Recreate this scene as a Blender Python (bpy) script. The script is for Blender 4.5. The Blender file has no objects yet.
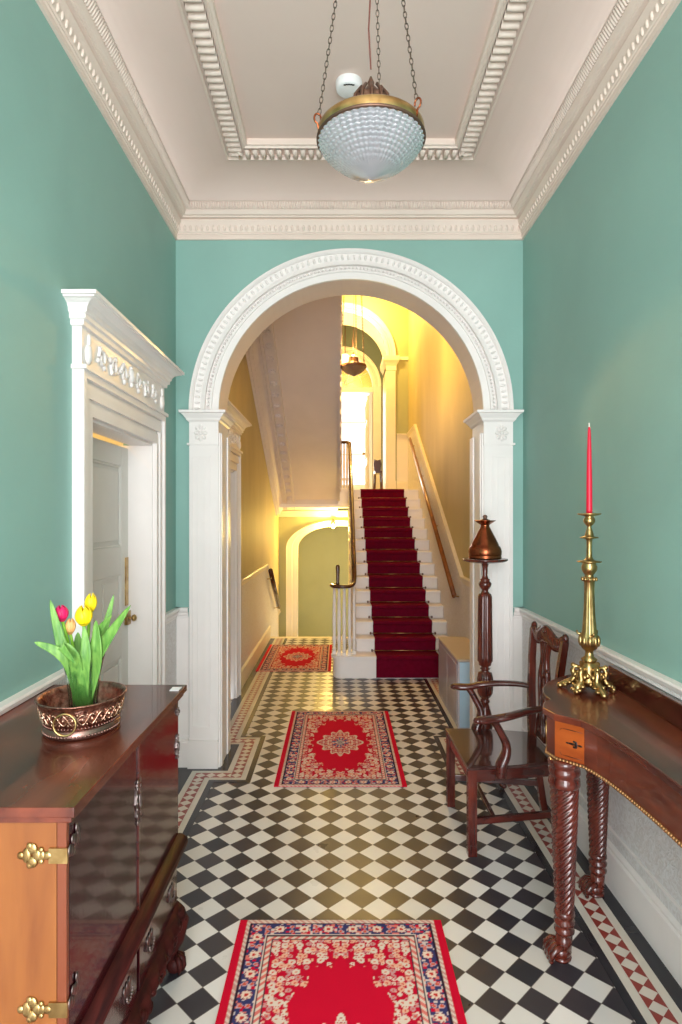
import bpy, math, random
from math import sin, cos, pi, sqrt, radians
from mathutils import Vector, Matrix
random.seed(7)
S = bpy.context.scene
COL = S.collection
OFF = {}

# ---------------------------------------------------------------- materials
def lin(c):
    return tuple(((v/255.0)/12.92 if v/255.0 <= .04045 else ((v/255.0+.055)/1.055)**2.4) for v in c)

def mat(name, rgb, rough=.5, metal=0.0, coat=0.0, var=0.0, vscale=3.0, rgb2=None, bump=0.0, bscale=40.0,
        stretch=None, trans=0.0, ior=1.45, emit=None, estr=0.0, spec=.5):
    m = bpy.data.materials.new(name); m.use_nodes = True
    nt = m.node_tree; b = nt.nodes['Principled BSDF']
    c = lin(rgb)
    b.inputs['Base Color'].default_value = (*c, 1)
    b.inputs['Roughness'].default_value = rough
    b.inputs['Metallic'].default_value = metal
    b.inputs['Coat Weight'].default_value = coat
    b.inputs['Coat Roughness'].default_value = .04
    b.inputs['Specular IOR Level'].default_value = spec
    b.inputs['Transmission Weight'].default_value = trans
    b.inputs['IOR'].default_value = ior
    if emit:
        b.inputs['Emission Color'].default_value = (*lin(emit), 1)
        b.inputs['Emission Strength'].default_value = estr
    if var or rgb2 or bump:
        tc = nt.nodes.new('ShaderNodeTexCoord')
        mp = nt.nodes.new('ShaderNodeMapping')
        nt.links.new(tc.outputs['Object'], mp.inputs['Vector'])
        if stretch: mp.inputs['Scale'].default_value = stretch
    if var or rgb2:
        n = nt.nodes.new('ShaderNodeTexNoise')
        n.inputs['Scale'].default_value = vscale; n.inputs['Detail'].default_value = 6
        n.inputs['Distortion'].default_value = .4
        nt.links.new(mp.outputs['Vector'], n.inputs['Vector'])
        r = nt.nodes.new('ShaderNodeValToRGB')
        r.color_ramp.elements[0].position = .32; r.color_ramp.elements[1].position = .68
        c2 = lin(rgb2) if rgb2 else tuple(v*(1-var) for v in c)
        r.color_ramp.elements[0].color = (*c2, 1); r.color_ramp.elements[1].color = (*c, 1)
        nt.links.new(n.outputs['Fac'], r.inputs['Fac'])
        nt.links.new(r.outputs['Color'], b.inputs['Base Color'])
    if bump:
        n2 = nt.nodes.new('ShaderNodeTexNoise'); n2.inputs['Scale'].default_value = bscale
        n2.inputs['Detail'].default_value = 3
        nt.links.new(mp.outputs['Vector'], n2.inputs['Vector'])
        bp = nt.nodes.new('ShaderNodeBump'); bp.inputs['Strength'].default_value = bump
        bp.inputs['Distance'].default_value = .01
        nt.links.new(n2.outputs['Fac'], bp.inputs['Height'])
        nt.links.new(bp.outputs['Normal'], b.inputs['Normal'])
    return m

M = {}
M['teal'] = mat('teal_wall_paint', (143, 184, 174), .6, var=.10, vscale=1.6, bump=.05, bscale=60)
M['sage'] = mat('sage_wall_paint', (198, 183, 134), .62, var=.16, vscale=2.2, bump=.12, bscale=30, stretch=(1, 1, .4))
M['green'] = mat('green_wall_paint', (176, 176, 128), .55, var=.10, vscale=2.0)
M['cream'] = mat('cream_plaster', (234, 216, 203), .6, var=.07, vscale=2.5)
M['ceil'] = mat('ceiling_paint', (230, 207, 196), .7, var=.06, vscale=1.6, bump=.04, bscale=12)
M['white'] = mat('white_gloss_paint', (240, 234, 230), .38, var=.05, vscale=5)
M['warm_white'] = mat('ivory_paint', (235, 226, 205), .4, var=.05, vscale=5)
M['soffit'] = mat('soffit_plaster', (226, 216, 212), .65, var=.10, vscale=1.8)
M['door'] = mat('door_paint', (218, 214, 206), .35, var=.06, vscale=4)
M['black'] = mat('black_tile', (46, 46, 52), .22, var=.25, vscale=6)
M['bone'] = mat('bone_tile', (214, 208, 196), .25, var=.08, vscale=9)
M['mahog'] = mat('mahogany', (74, 24, 16), .28, coat=.6, rgb2=(42, 12, 10), vscale=5, stretch=(8, 1, 8))
M['mahog_top'] = mat('mahogany_top', (122, 58, 38), .26, coat=.18, rgb2=(66, 26, 20), vscale=2.6, stretch=(4, 1, 4))
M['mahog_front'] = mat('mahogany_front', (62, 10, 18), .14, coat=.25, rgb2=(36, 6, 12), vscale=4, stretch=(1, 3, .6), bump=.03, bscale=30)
M['mahog_dark'] = mat('dark_carved_mahogany', (72, 28, 24), .5, coat=.0, spec=.15, rgb2=(40, 14, 14), vscale=9, stretch=(6, 1, 6))
M['mahog_z'] = mat('mahogany_upright', (102, 40, 26), .25, coat=.6, rgb2=(56, 18, 14), vscale=5, stretch=(8, 8, 1))
M['mahog_x'] = mat('mahogany_cross', (84, 32, 24), .25, coat=.6, rgb2=(52, 18, 15), vscale=5, stretch=(1, 8, 8))
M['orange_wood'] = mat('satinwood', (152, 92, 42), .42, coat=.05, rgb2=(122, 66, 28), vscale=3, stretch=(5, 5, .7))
M['panel_wood'] = mat('golden_inlay_panel', (168, 82, 32), .3, coat=.3, rgb2=(138, 60, 24), vscale=4, stretch=(1, 1, 6))
M['inlay_wood'] = mat('apron_mahogany', (118, 50, 28), .3, coat=.3, rgb2=(78, 30, 20), vscale=4, stretch=(1, 1, 6))
M['dark_inlay'] = mat('ebony_inlay', (30, 16, 12), .35)
M['rail_wood'] = mat('handrail_wood', (150, 84, 30), .3, coat=.5, rgb2=(110, 56, 22), vscale=6)
M['rail_dark'] = mat('dark_handrail_wood', (92, 50, 24), .25, coat=.6, rgb2=(62, 30, 16), vscale=6)
M['brass'] = mat('aged_brass', (206, 176, 120), .3, 1.0, rgb2=(150, 116, 68), vscale=22)
M['gilt'] = mat('gilt_brass', (216, 180, 124), .3, 1.0)
M['steel'] = mat('worn_silver', (128, 116, 112), .35, 1.0)
M['copper'] = mat('copper', (176, 98, 62), .26, 1.0, rgb2=(128, 66, 44), vscale=14)
M['chased'] = mat('chased_copper', (196, 146, 128), .34, 1.0, rgb2=(118, 74, 64), vscale=60, bump=.6, bscale=70)
M['bronze'] = mat('dark_bronze', (112, 84, 70), .45, .8)
M['chain'] = mat('chain_metal', (98, 84, 72), .45, .8)
M['cord'] = mat('brown_cord', (110, 58, 48), .7)
M['carpet'] = mat('burgundy_carpet', (112, 8, 38), .95, var=.25, vscale=30, bump=.5, bscale=300, spec=.1)
M['candle'] = mat('red_wax', (214, 22, 56), .35)
M['wick'] = mat('white_wick', (240, 236, 225), .8)
M['metal_grey'] = mat('grey_painted_metal', (196, 192, 200), .2, coat=.3)
M['blue_panel'] = mat('pale_blue_panel', (186, 216, 238), .35)
M['tan_top'] = mat('tan_worktop', (196, 180, 160), .4)
M['plastic'] = mat('white_plastic', (238, 238, 238), .4)
M['slot'] = mat('dark_slot', (30, 30, 30), .8)
M['paper'] = mat('white_card', (245, 245, 248), .6)
M['stem'] = mat('tulip_green', (150, 200, 60), .42, rgb2=(110, 172, 46), vscale=20, stretch=(6, 6, 1))
M['leaf'] = mat('tulip_leaf', (124, 168, 78), .5, rgb2=(76, 126, 52), vscale=16, stretch=(6, 6, 1))
M['tulip_pink'] = mat('magenta_petal', (214, 24, 92), .45)
M['tulip_yellow'] = mat('yellow_petal', (246, 214, 22), .45)
M['tulip_peach'] = mat('peach_petal', (238, 176, 110), .45)
M['glow'] = mat('lamp_glow', (255, 240, 200), .5, emit=(255, 214, 130), estr=4)
M['glass'] = mat('clear_glass', (228, 242, 236), .03, trans=1.0, ior=1.45)

def lincrusta():
    m = mat('embossed_dado', (222, 218, 216), .42)
    nt = m.node_tree; b = nt.nodes['Principled BSDF']
    tc = nt.nodes.new('ShaderNodeTexCoord'); v = nt.nodes.new('ShaderNodeTexNoise')
    v.inputs['Scale'].default_value = 34; v.inputs['Detail'].default_value = 4; v.inputs['Distortion'].default_value = 2.2
    nt.links.new(tc.outputs['Object'], v.inputs['Vector'])
    bp = nt.nodes.new('ShaderNodeBump'); bp.inputs['Strength'].default_value = .55; bp.inputs['Distance'].default_value = .008
    nt.links.new(v.outputs['Fac'], bp.inputs['Height']); nt.links.new(bp.outputs['Normal'], b.inputs['Normal'])
    r = nt.nodes.new('ShaderNodeValToRGB')
    r.color_ramp.elements[0].color = (*lin((214, 209, 206)), 1); r.color_ramp.elements[0].position = .4
    r.color_ramp.elements[1].color = (*lin((228, 226, 226)), 1); r.color_ramp.elements[1].position = .6
    nt.links.new(v.outputs['Fac'], r.inputs['Fac']); nt.links.new(r.outputs['Color'], b.inputs['Base Color'])
    return m
M['dado'] = lincrusta()

def checker_tiles():
    m = bpy.data.materials.new('diagonal_checker_tiles'); m.use_nodes = True
    nt = m.node_tree; b = nt.nodes['Principled BSDF']; N = nt.nodes.new; L = nt.links.new
    tc = N('ShaderNodeTexCoord'); sp = N('ShaderNodeSeparateXYZ'); L(tc.outputs['Object'], sp.inputs[0])
    D = .1315
    def mth(op, a, bb=None, c=None):
        n = N('ShaderNodeMath'); n.operation = op
        for i, v in enumerate((a, bb, c)):
            if v is None: continue
            if isinstance(v, (int, float)): n.inputs[i].default_value = v
            else: L(v, n.inputs[i])
        return n.outputs[0]
    x = mth('SUBTRACT', sp.outputs['X'], .221); y = mth('SUBTRACT', sp.outputs['Y'], 2.48)
    u = mth('DIVIDE', mth('ADD', x, y), D); v = mth('DIVIDE', mth('SUBTRACT', x, y), D)
    fu = mth('FLOOR', u); fv = mth('FLOOR', v)
    par = mth('PINGPONG', mth('ADD', fu, fv), 1.0)      # 0 / 1
    # per tile variation
    cmb = N('ShaderNodeCombineXYZ'); L(fu, cmb.inputs[0]); L(fv, cmb.inputs[1])
    wn = N('ShaderNodeTexWhiteNoise'); wn.noise_dimensions = '2D'; L(cmb.outputs[0], wn.inputs['Vector'])
    dk = N('ShaderNodeMix'); dk.data_type = 'RGBA'; L(wn.outputs['Value'], dk.inputs['Factor'])
    dk.inputs[6].default_value = (*lin((42, 42, 50)), 1); dk.inputs[7].default_value = (*lin((62, 56, 60)), 1)
    lt = N('ShaderNodeMix'); lt.data_type = 'RGBA'; L(wn.outputs['Value'], lt.inputs['Factor'])
    lt.inputs[6].default_value = (*lin((206, 203, 197)), 1); lt.inputs[7].default_value = (*lin((228, 225, 220)), 1)
    mx = N('ShaderNodeMix'); mx.data_type = 'RGBA'; L(par, mx.inputs['Factor'])
    L(lt.outputs[2], mx.inputs[6]); L(dk.outputs[2], mx.inputs[7])
    # grout
    def edge(t):
        f = mth('FRACT', t); return mth('MINIMUM', f, mth('SUBTRACT', 1.0, f))
    e = mth('MINIMUM', edge(u), edge(v)); g = mth('LESS_THAN', e, .012)
    gm = N('ShaderNodeMix'); gm.data_type = 'RGBA'; L(g, gm.inputs['Factor'])
    L(mx.outputs[2], gm.inputs[6]); gm.inputs[7].default_value = (*lin((120, 114, 106)), 1)
    ns = N('ShaderNodeTexNoise'); ns.inputs['Scale'].default_value = 7; ns.inputs['Detail'].default_value = 5
    L(tc.outputs['Object'], ns.inputs['Vector'])
    rr = N('ShaderNodeMapRange'); L(ns.outputs['Fac'], rr.inputs[0]); rr.inputs[3].default_value = .22; rr.inputs[4].default_value = .40
    L(gm.outputs[2], b.inputs['Base Color']); L(rr.outputs[0], b.inputs['Roughness'])
    b.inputs['Specular IOR Level'].default_value = .33
    return m
M['checker'] = checker_tiles()

def diamond_band():
    # red triangles with cream squares on point; UV u runs along (one unit per tile), v across (0..1)
    m = bpy.data.materials.new('red_diamond_border_tiles'); m.use_nodes = True
    nt = m.node_tree; b = nt.nodes['Principled BSDF']; N = nt.nodes.new; L = nt.links.new
    uv = N('ShaderNodeUVMap'); sp = N('ShaderNodeSeparateXYZ'); L(uv.outputs[0], sp.inputs[0])
    def mth(op, a, bb=None):
        n = N('ShaderNodeMath'); n.operation = op
        for i, v in enumerate((a, bb)):
            if v is None: continue
            if isinstance(v, (int, float)): n.inputs[i].default_value = v
            else: L(v, n.inputs[i])
        return n.outputs[0]
    a = mth('ABSOLUTE', mth('SUBTRACT', mth('FRACT', sp.outputs['X']), .5))
    c = mth('ABSOLUTE', mth('SUBTRACT', sp.outputs['Y'], .5))
    d = mth('LESS_THAN', mth('ADD', a, c), .49)
    mx = N('ShaderNodeMix'); mx.data_type = 'RGBA'; L(d, mx.inputs['Factor'])
    mx.inputs[6].default_value = (*lin((142, 52, 44)), 1); mx.inputs[7].default_value = (*lin((212, 204, 192)), 1)
    L(mx.outputs[2], b.inputs['Base Color']); b.inputs['Roughness'].default_value = .28
    return m
M['diamond'] = diamond_band()

def rug_mat():
    m = bpy.data.materials.new('woven_rug_pile'); m.use_nodes = True
    nt = m.node_tree; b = nt.nodes['Principled BSDF']
    a = nt.nodes.new('ShaderNodeVertexColor'); a.layer_name = 'weave'
    nt.links.new(a.outputs['Color'], b.inputs['Base Color'])
    b.inputs['Roughness'].default_value = .95; b.inputs['Specular IOR Level'].default_value = .1
    n = nt.nodes.new('ShaderNodeTexNoise'); n.inputs['Scale'].default_value = 350
    bp = nt.nodes.new('ShaderNodeBump'); bp.inputs['Strength'].default_value = .4; bp.inputs['Distance'].default_value = .004
    nt.links.new(n.outputs['Fac'], bp.inputs['Height']); nt.links.new(bp.outputs['Normal'], b.inputs['Normal'])
    return m
M['rug'] = rug_mat()

def cut_glass():
    m = mat('cut_glass', (176, 174, 178), .16, trans=.45, ior=1.4, spec=.5)
    return m
M['cut'] = cut_glass()

# ---------------------------------------------------------------- mesh builder
class MB:
    def __init__(s): s.v = []; s.f = []; s.mi = []; s.sm = []; s.uv = {}; s.mats = []
    def slot(s, m):
        if m is None: return 0
        if m not in s.mats: s.mats.append(m)
        return s.mats.index(m)
    def add(s, vs, fs, m=None, smooth=False):
        o = len(s.v); s.v += [tuple(p) for p in vs]; k = s.slot(m)
        for f in fs:
            s.f.append([o+i for i in f]); s.mi.append(k); s.sm.append(smooth)
        return s
    def box(s, x0, x1, y0, y1, z0, z1, m=None):
        vs = [(x0,y0,z0),(x1,y0,z0),(x1,y1,z0),(x0,y1,z0),(x0,y0,z1),(x1,y0,z1),(x1,y1,z1),(x0,y1,z1)]
        return s.add(vs, [(0,3,2,1),(4,5,6,7),(0,1,5,4),(1,2,6,5),(2,3,7,6),(3,0,4,7)], m)
    def quad(s, a, b, c, d, m=None, uv=None):
        s.add([a,b,c,d], [(0,1,2,3)], m)
        if uv: s.uv[len(s.f)-1] = uv
        return s
    def prism(s, pts, axis, a, b, m=None, smooth=False):
        """pts: 2-D outline; axis 'x': (y,z), 'y': (x,z), 'z': (x,y); extruded a..b"""
        def P(p, t):
            return (t,p[0],p[1]) if axis=='x' else (p[0],t,p[1]) if axis=='y' else (p[0],p[1],t)
        n = len(pts)
        vs = [P(p,a) for p in pts]+[P(p,b) for p in pts]
        s.add(vs, [(i,(i+1)%n,n+(i+1)%n,n+i) for i in range(n)], m, smooth)
        o = len(s.v)-2*n; k = s.slot(m)
        s.f.append([o+i for i in range(n)][::-1]); s.mi.append(k); s.sm.append(False)
        s.f.append([o+n+i for i in range(n)]); s.mi.append(k); s.sm.append(False)
        return s
    def lathe(s, prof, c=(0,0,0), seg=32, m=None, rf=None, sx=1, sy=1, smooth=True, caps=True, th0=0):
        vs = []; fs = []; n = len(prof)
        for (r, z) in prof:
            for k in range(seg):
                t = th0+2*pi*k/seg
                rr = rf(r, t, z) if rf else r
                vs.append((c[0]+rr*cos(t)*sx, c[1]+rr*sin(t)*sy, c[2]+z))
        for i in range(n-1):
            for k in range(seg):
                k2 = (k+1)%seg
                fs.append((i*seg+k, i*seg+k2, (i+1)*seg+k2, (i+1)*seg+k))
        if caps:
            fs.append(tuple(range(seg))[::-1]); fs.append(tuple((n-1)*seg+k for k in range(seg)))
        return s.add(vs, fs, m, smooth)
    def ell(s, c, r, m=None, seg=14, rings=8, rot=None):
        vs = []; fs = []
        R = rot or Matrix.Identity(3)
        for i in range(rings+1):
            ph = pi*i/rings
            for k in range(seg):
                t = 2*pi*k/seg
                p = R @ Vector((r[0]*sin(ph)*cos(t), r[1]*sin(ph)*sin(t), r[2]*cos(ph)))
                vs.append((c[0]+p.x, c[1]+p.y, c[2]+p.z))
        for i in range(rings):
            for k in range(seg):
                k2 = (k+1)%seg
                fs.append((i*seg+k, (i+1)*seg+k, (i+1)*seg+k2, i*seg+k2))
        return s.add(vs, fs, m, True)
    def tube(s, pts, rad, seg=10, m=None, closed=False, flat=None, smooth=True, up=None, sp=0):
        """tube along points; flat=(a,b): cross-section half sizes multiply rad"""
        if sp:
            if not isinstance(rad, (list, tuple)): rad = [rad]*len(pts)
            P0 = [Vector(p) for p in pts]; m_ = len(P0); NP = []; NR = []
            for i in range(m_-1):
                a, b, c, d = P0[max(i-1,0)], P0[i], P0[i+1], P0[min(i+2,m_-1)]
                for k in range(sp):
                    t = k/sp
                    NP.append(.5*((2*b)+(-a+c)*t+(2*a-5*b+4*c-d)*t**2+(-a+3*b-3*c+d)*t**3)); NR.append(rad[i]+(rad[i+1]-rad[i])*t)
            NP.append(P0[-1]); NR.append(rad[-1]); pts, rad = NP, NR
        P = [Vector(p) for p in pts]; n = len(P)
        if not isinstance(rad, (list, tuple)): rad = [rad]*n
        T = []
        for i in range(n):
            if closed: t = P[(i+1)%n]-P[i-1]
            else: t = P[min(i+1,n-1)]-P[max(i-1,0)]
            T.append(t.normalized() if t.length else Vector((0,0,1)))
        u = Vector(up) if up else Vector((0,0,1))
        if abs(T[0].dot(u)) > .95: u = Vector((1,0,0)) if abs(T[0].x) < .9 else Vector((0,1,0))
        vs = []; fs = []; fa, fb = flat or (1,1)
        prev = None
        for i in range(n):
            if prev is None or up:
                a = u.cross(T[i])
                if a.length < 1e-4: a = prev or Vector((1,0,0))
                a.normalize()
            else:
                a = prev-T[i]*prev.dot(T[i]); a.normalize()
            prev = a; b = T[i].cross(a)
            for k in range(seg):
                t = 2*pi*(k+.5)/seg
                p = P[i]+a*cos(t)*rad[i]*fa+b*sin(t)*rad[i]*fb
                vs.append(tuple(p))
        lim = n if closed else n-1
        for i in range(lim):
            j = (i+1)%n
            for k in range(seg):
                k2 = (k+1)%seg
                fs.append((i*seg+k, i*seg+k2, j*seg+k2, j*seg+k))
        if not closed:
            fs.append(tuple(range(seg))[::-1]); fs.append(tuple((n-1)*seg+k for k in range(seg)))
        return s.add(vs, fs, m, smooth)
    def sweep(s, path, prof, m=None, closed=False, smooth=False):
        """path: list of functions-free stations; each station maps profile (p,q) -> point"""
        vs = []; fs = []; n = len(prof); k = len(path)
        for st in path:
            for (p,q) in prof: vs.append(st(p,q))
        for i in range(k-1 if not closed else k):
            j = (i+1)%k
            for a in range(n-1):
                fs.append((i*n+a, i*n+a+1, j*n+a+1, j*n+a))
        return s.add(vs, fs, m, smooth)
    def build(s, name, m, parent=None, bevel=0, kind=None, label=None):
        off = OFF.get(parent.name, Vector((0,0,0))) if parent else Vector((0,0,0))
        me = bpy.data.meshes.new(name)
        me.from_pydata([tuple(Vector(p)-off) for p in s.v], [], s.f)
        mats = s.mats or [m]
        if None in mats or (s.mats and m and m not in mats): pass
        for q in (s.mats if s.mats else [m]): me.materials.append(q)
        for i, p in enumerate(me.polygons):
            p.material_index = s.mi[i] if s.mats else 0; p.use_smooth = s.sm[i]
        if s.uv:
            ul = me.uv_layers.new(name='UVMap')
            for i, uvs in s.uv.items():
                for li, uvv in zip(me.polygons[i].loop_indices, uvs): ul.data[li].uv = uvv
        me.update()
        o = bpy.data.objects.new(name, me); COL.objects.link(o)
        if parent: o.parent = parent; OFF[o.name] = off
        if bevel:
            b = o.modifiers.new('bevel', 'BEVEL'); b.width = bevel; b.segments = 2; b.limit_method = 'ANGLE'
            b.angle_limit = radians(40)
            for p in me.polygons: pass
        if kind: o['kind'] = kind
        if label: o['label'] = label
        return o

def thing(name, label, cat, loc, group=None):
    o = bpy.data.objects.new(name, None); COL.objects.link(o); o.location = loc
    o.empty_display_size = .05
    OFF[o.name] = Vector(loc); o['label'] = label; o['category'] = cat
    if group: o['group'] = group
    return o
def tag(o, label, cat, group=None):
    o['label'] = label; o['category'] = cat
    if group: o['group'] = group
    return o
def struct(mb, name, m=None, parent=None, bevel=0):
    o = mb.build(name, m, parent, bevel)
    if not parent: o['kind'] = 'structure'
    return o
def copy_tree(o, parent=None):
    c = o.copy(); COL.objects.link(c)
    if parent: c.parent = parent
    for ch in [k for k in list(COL.objects) if k.parent == o]: copy_tree(ch, c)
    return c

# ---------------------------------------------------------------- the room, in metres; camera at (0,0,1.5) looking +Y
XL, XR = -.99, 1.116           # front hall side walls
YN, YA, YB = -1.3, 3.70, 3.95  # near wall, arch wall front and back
IL, IR = -.88, 1.09            # inner hall side walls
CX = .0727; RI = .80; RO = .974; ZS = 2.149
ZT = 5.75
EY = 8.9                       # end wall of the lower passage
LY = 9.6                       # rear wall of the landing
T = .15

# --- floor
f = MB()
f.box(XL-.02, XR+.02, YN, YB, -.08, 0, M['checker'])
f.box(IL-.02, IR+.02, YB, 7.66, -.08, 0, M['checker'])
f.box(IL-.02, IR+.02, 7.66, 7.78, -.08, .0, M['warm_white'])
zt = .0012
ZI = [0]
def nz():
    ZI[0] += 1; return zt+ZI[0]*.000012
def strip(x0, x1, y0, y1, m):
    z = nz(); f.quad((x0,y0,z),(x1,y0,z),(x1,y1,z),(x0,y1,z), m)
def dstrip(x0, x1, y0, y1, along):
    z = nz()
    if along == 'y':
        n = (y1-y0)/.0615
        f.quad((x0,y0,z),(x1,y0,z),(x1,y1,z),(x0,y1,z), M['diamond'], [(0,0),(0,1),(n,1),(n,0)])
    else:
        n = (x1-x0)/.0615
        f.quad((x0,y0,z),(x1,y0,z),(x1,y1,z),(x0,y1,z), M['diamond'], [(0,0),(n,0),(n,1),(0,1)])
def band_v(xo, s, y0, y1, blk=True):
    """border running in Y; xo = outer edge, s=+1 means inward is +X"""
    a = [xo, xo+s*.031, xo+s*.094, xo+s*.125, xo+s*.157]
    def o(i, j): return (min(a[i],a[j]), max(a[i],a[j]))
    strip(*o(0,1), y0, y1, M['bone']); dstrip(*o(1,2), y0, y1, 'y'); strip(*o(2,3), y0, y1, M['bone'])
    if blk: strip(*o(3,4), y0, y1, M['black'])
def band_h(x0, x1, yo, s, blk=True):
    a = [yo, yo+s*.031, yo+s*.094, yo+s*.125, yo+s*.157]
    def o(i, j): return (min(a[i],a[j]), max(a[i],a[j]))
    strip(x0, x1, *o(0,1), M['bone']); dstrip(x0, x1, *o(1,2), 'x'); strip(x0, x1, *o(2,3), M['bone'])
    if blk: strip(x0, x1, *o(3,4), M['black'])
def c2(a, b): return (min(a,b), max(a,b))
for sgn, xw, xi in ((1, XL, IL), (-1, XR, IR)):
    # outer edges of the border at the front hall, the archway and the inner hall
    xa = CX-sgn*.945 if sgn > 0 else 1.040
    xj = CX-sgn*.735; xb = CX-sgn*.875
    strip(*c2(xw, xa), YN, 3.63, M['black']); strip(*c2(xw, xj), 3.63, 4.06, M['black'])
    strip(*c2(xi, xb), 4.06, 7.66, M['black'])
    band_v(xa, sgn, YN, 3.63-.157)
    for (k0, k1, mm) in ((0, .031, 'bone'), (.031, .094, None), (.094, .125, 'bone')):   # near jog
        x0, x1 = c2(xa+sgn*k0, xj+sgn*k1)
        if mm: strip(x0, x1, 3.63-k1, 3.63-k0, M[mm])
        else: dstrip(x0, x1, 3.63-k1, 3.63-k0, 'x')
        # verticals that close the corner
        x0, x1 = c2(xa+sgn*k0, xa+sgn*k1)
        if mm: strip(x0, x1, 3.63-.157, 3.63-k0, M[mm])
        else: dstrip(x0, x1, 3.63-.157, 3.63-k0, 'y')
        x0, x1 = c2(xj+sgn*k0, xj+sgn*k1)
        if mm: strip(x0, x1, 3.63-k1, 4.06+k1, M[mm])
        else: dstrip(x0, x1, 3.63-k1, 4.06+k1, 'y')
        x0, x1 = c2(xb+sgn*k0, xj+sgn*k1)
        if mm: strip(x0, x1, 4.06+k0, 4.06+k1, M[mm])
        else: dstrip(x0, x1, 4.06+k0, 4.06+k1, 'x')
        x0, x1 = c2(xb+sgn*k0, xb+sgn*k1)
        if mm: strip(x0, x1, 4.06+k0, 7.66, M[mm])
        else: dstrip(x0, x1, 4.06+k0, 7.66, 'y')
    strip(*c2(xa+sgn*.125, xj+sgn*.157), 3.63-.157, 3.63-.125, M['black'])
    strip(*c2(xj+sgn*.125, xj+sgn*.157), 3.63-.157, 4.06+.157, M['black'])
    strip(*c2(xb+sgn*.125, xj+sgn*.157), 4.06+.125, 4.06+.157, M['black'])
    strip(*c2(xb+sgn*.125, xb+sgn*.157), 4.06+.125, 7.66, M['black'])
struct(f, 'floor')

# --- walls of the front hall
D1 = (2.385, 3.225, 1.90)     # door opening in left wall: y0, y1, height
def side_wall(x0, x1, y0, y1, op, ztop, m):
    w = MB()
    if op:
        w.box(x0, x1, y0, op[0], -.02, ztop, m); w.box(x0, x1, op[1], y1, -.02, ztop, m)
        w.box(x0, x1, op[0], op[1], op[2], ztop, m)
    else: w.box(x0, x1, y0, y1, -.02, ztop, m)
    return w
struct(side_wall(XL-T, XL, YN, YA+.01, D1, 3.55, M['teal']), 'wall_left')
struct(side_wall(XR, XR+T, YN, YA+.01, None, 3.55, M['teal']), 'wall_right')
w = MB()                       # wall behind the camera with the open street doorway
w.box(XL-T, -.62, YN-T, YN, -.02, 3.55, M['teal']); w.box(.76, XR+T, YN-T, YN, -.02, 3.55, M['teal'])
w.box(-.62, .76, YN-T, YN, 3.0, 3.55, M['teal'])
struct(w, 'wall_near')

def arch_wall(name, y0, y1, x0, x1, cx, rx, rz, zs, z0, z1, mf, mback, msoff, n=48):
    """wall y0..y1 with an arched opening; mf front material"""
    w = MB()
    for (y, m, fl) in ((y0, mf, False), (y1, mback, True)):
        def q(a, b, c, d):
            w.quad(*( (a,b,c,d) if not fl else (d,c,b,a) ), m)
        q((x0,y,z0),(cx-rx,y,z0),(cx-rx,y,zs),(x0,y,zs)); q((cx+rx,y,z0),(x1,y,z0),(x1,y,zs),(cx+rx,y,zs))
        q((x0,y,zs),(cx-rx,y,zs),(cx-rx,y,z1),(x0,y,z1)); q((cx+rx,y,zs),(x1,y,zs),(x1,y,z1),(cx+rx,y,z1))
        for i in range(n):
            a = pi-pi*i/n; b = pi-pi*(i+1)/n
            p = (cx+rx*cos(a), y, zs+rz*sin(a)); r = (cx+rx*cos(b), y, zs+rz*sin(b))
            q(p, r, (r[0],y,z1), (p[0],y,z1))
    w.quad((cx-rx,y0,z0),(cx-rx,y1,z0),(cx-rx,y1,zs),(cx-rx,y0,zs), msoff)
    w.quad((cx+rx,y1,z0),(cx+rx,y0,z0),(cx+rx,y0,zs),(cx+rx,y1,zs), msoff)
    for i in range(n):
        a = pi-pi*i/n; b = pi-pi*(i+1)/n
        p = (cx+rx*cos(a), zs+rz*sin(a)); r = (cx+rx*cos(b), zs+rz*sin(b))
        w.add([(p[0],y0,p[1]),(p[0],y1,p[1]),(r[0],y1,r[1]),(r[0],y0,r[1])], [(0,1,2,3)], msoff, True)
    w.quad((x0,y0,z1),(x1,y0,z1),(x1,y1,z1),(x0,y1,z1), mback)
    w.quad((x0,y0,z0),(x0,y0,z1),(x0,y1,z1),(x0,y1,z0), mback)
    w.quad((x1,y0,z0),(x1,y1,z0),(x1,y1,z1),(x1,y0,z1), mback)
    return struct(w, name)
arch_wall('wall_far', YA, YB, XL-T, XR+T, CX, RI, RI, ZS, -.02, ZT, M['teal'], M['sage'], M['cream'])

# --- archivolt: swept profile with leaf and bead bands
def archivolt(name, cx, zs, ri, ro, y, m, rich=True, n=96, dep=.035):
    w = MB(); wd = ro-ri
    prof = [(0,0),(0,.55),(.22,.62),(.24,.85),(.31,.85),(.32,.25),(.46,.25),(.47,.95),(.60,.85),(.62,.60),(.86,.75),(.88,1.05),(.94,1.3),(1,1.3),(1,0)]
    path = []
    for i in range(n+1):
        a = pi*i/n
        path.append(lambda p, q, a=a: (cx+(ri+p*wd)*cos(a), y-q*dep, zs+(ri+p*wd)*sin(a)))
    w.sweep(path, prof, None)
    if rich:
        nb = 118
        for i in range(nb):
            a = pi*(i+.5)/nb; r = ri+.39*wd
            w.ell((cx+r*cos(a), y-.35*dep, zs+r*sin(a)), (.0085,.014,.0085), seg=6, rings=4)
        nb = 84
        for i in range(nb):
            a = pi*(i+.5)/nb; r = ri+.74*wd
            R = Matrix.Rotation(-a+pi/2, 3, 'Y')
            w.ell((cx+r*cos(a), y-.68*dep, zs+r*sin(a)), (.009,.013,.018), seg=6, rings=4, rot=R)
    for fc in w.sm: pass
    return struct(w, name, m)
archivolt('trim_1', CX, ZS, RI, RO, YA, M['white'])

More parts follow.
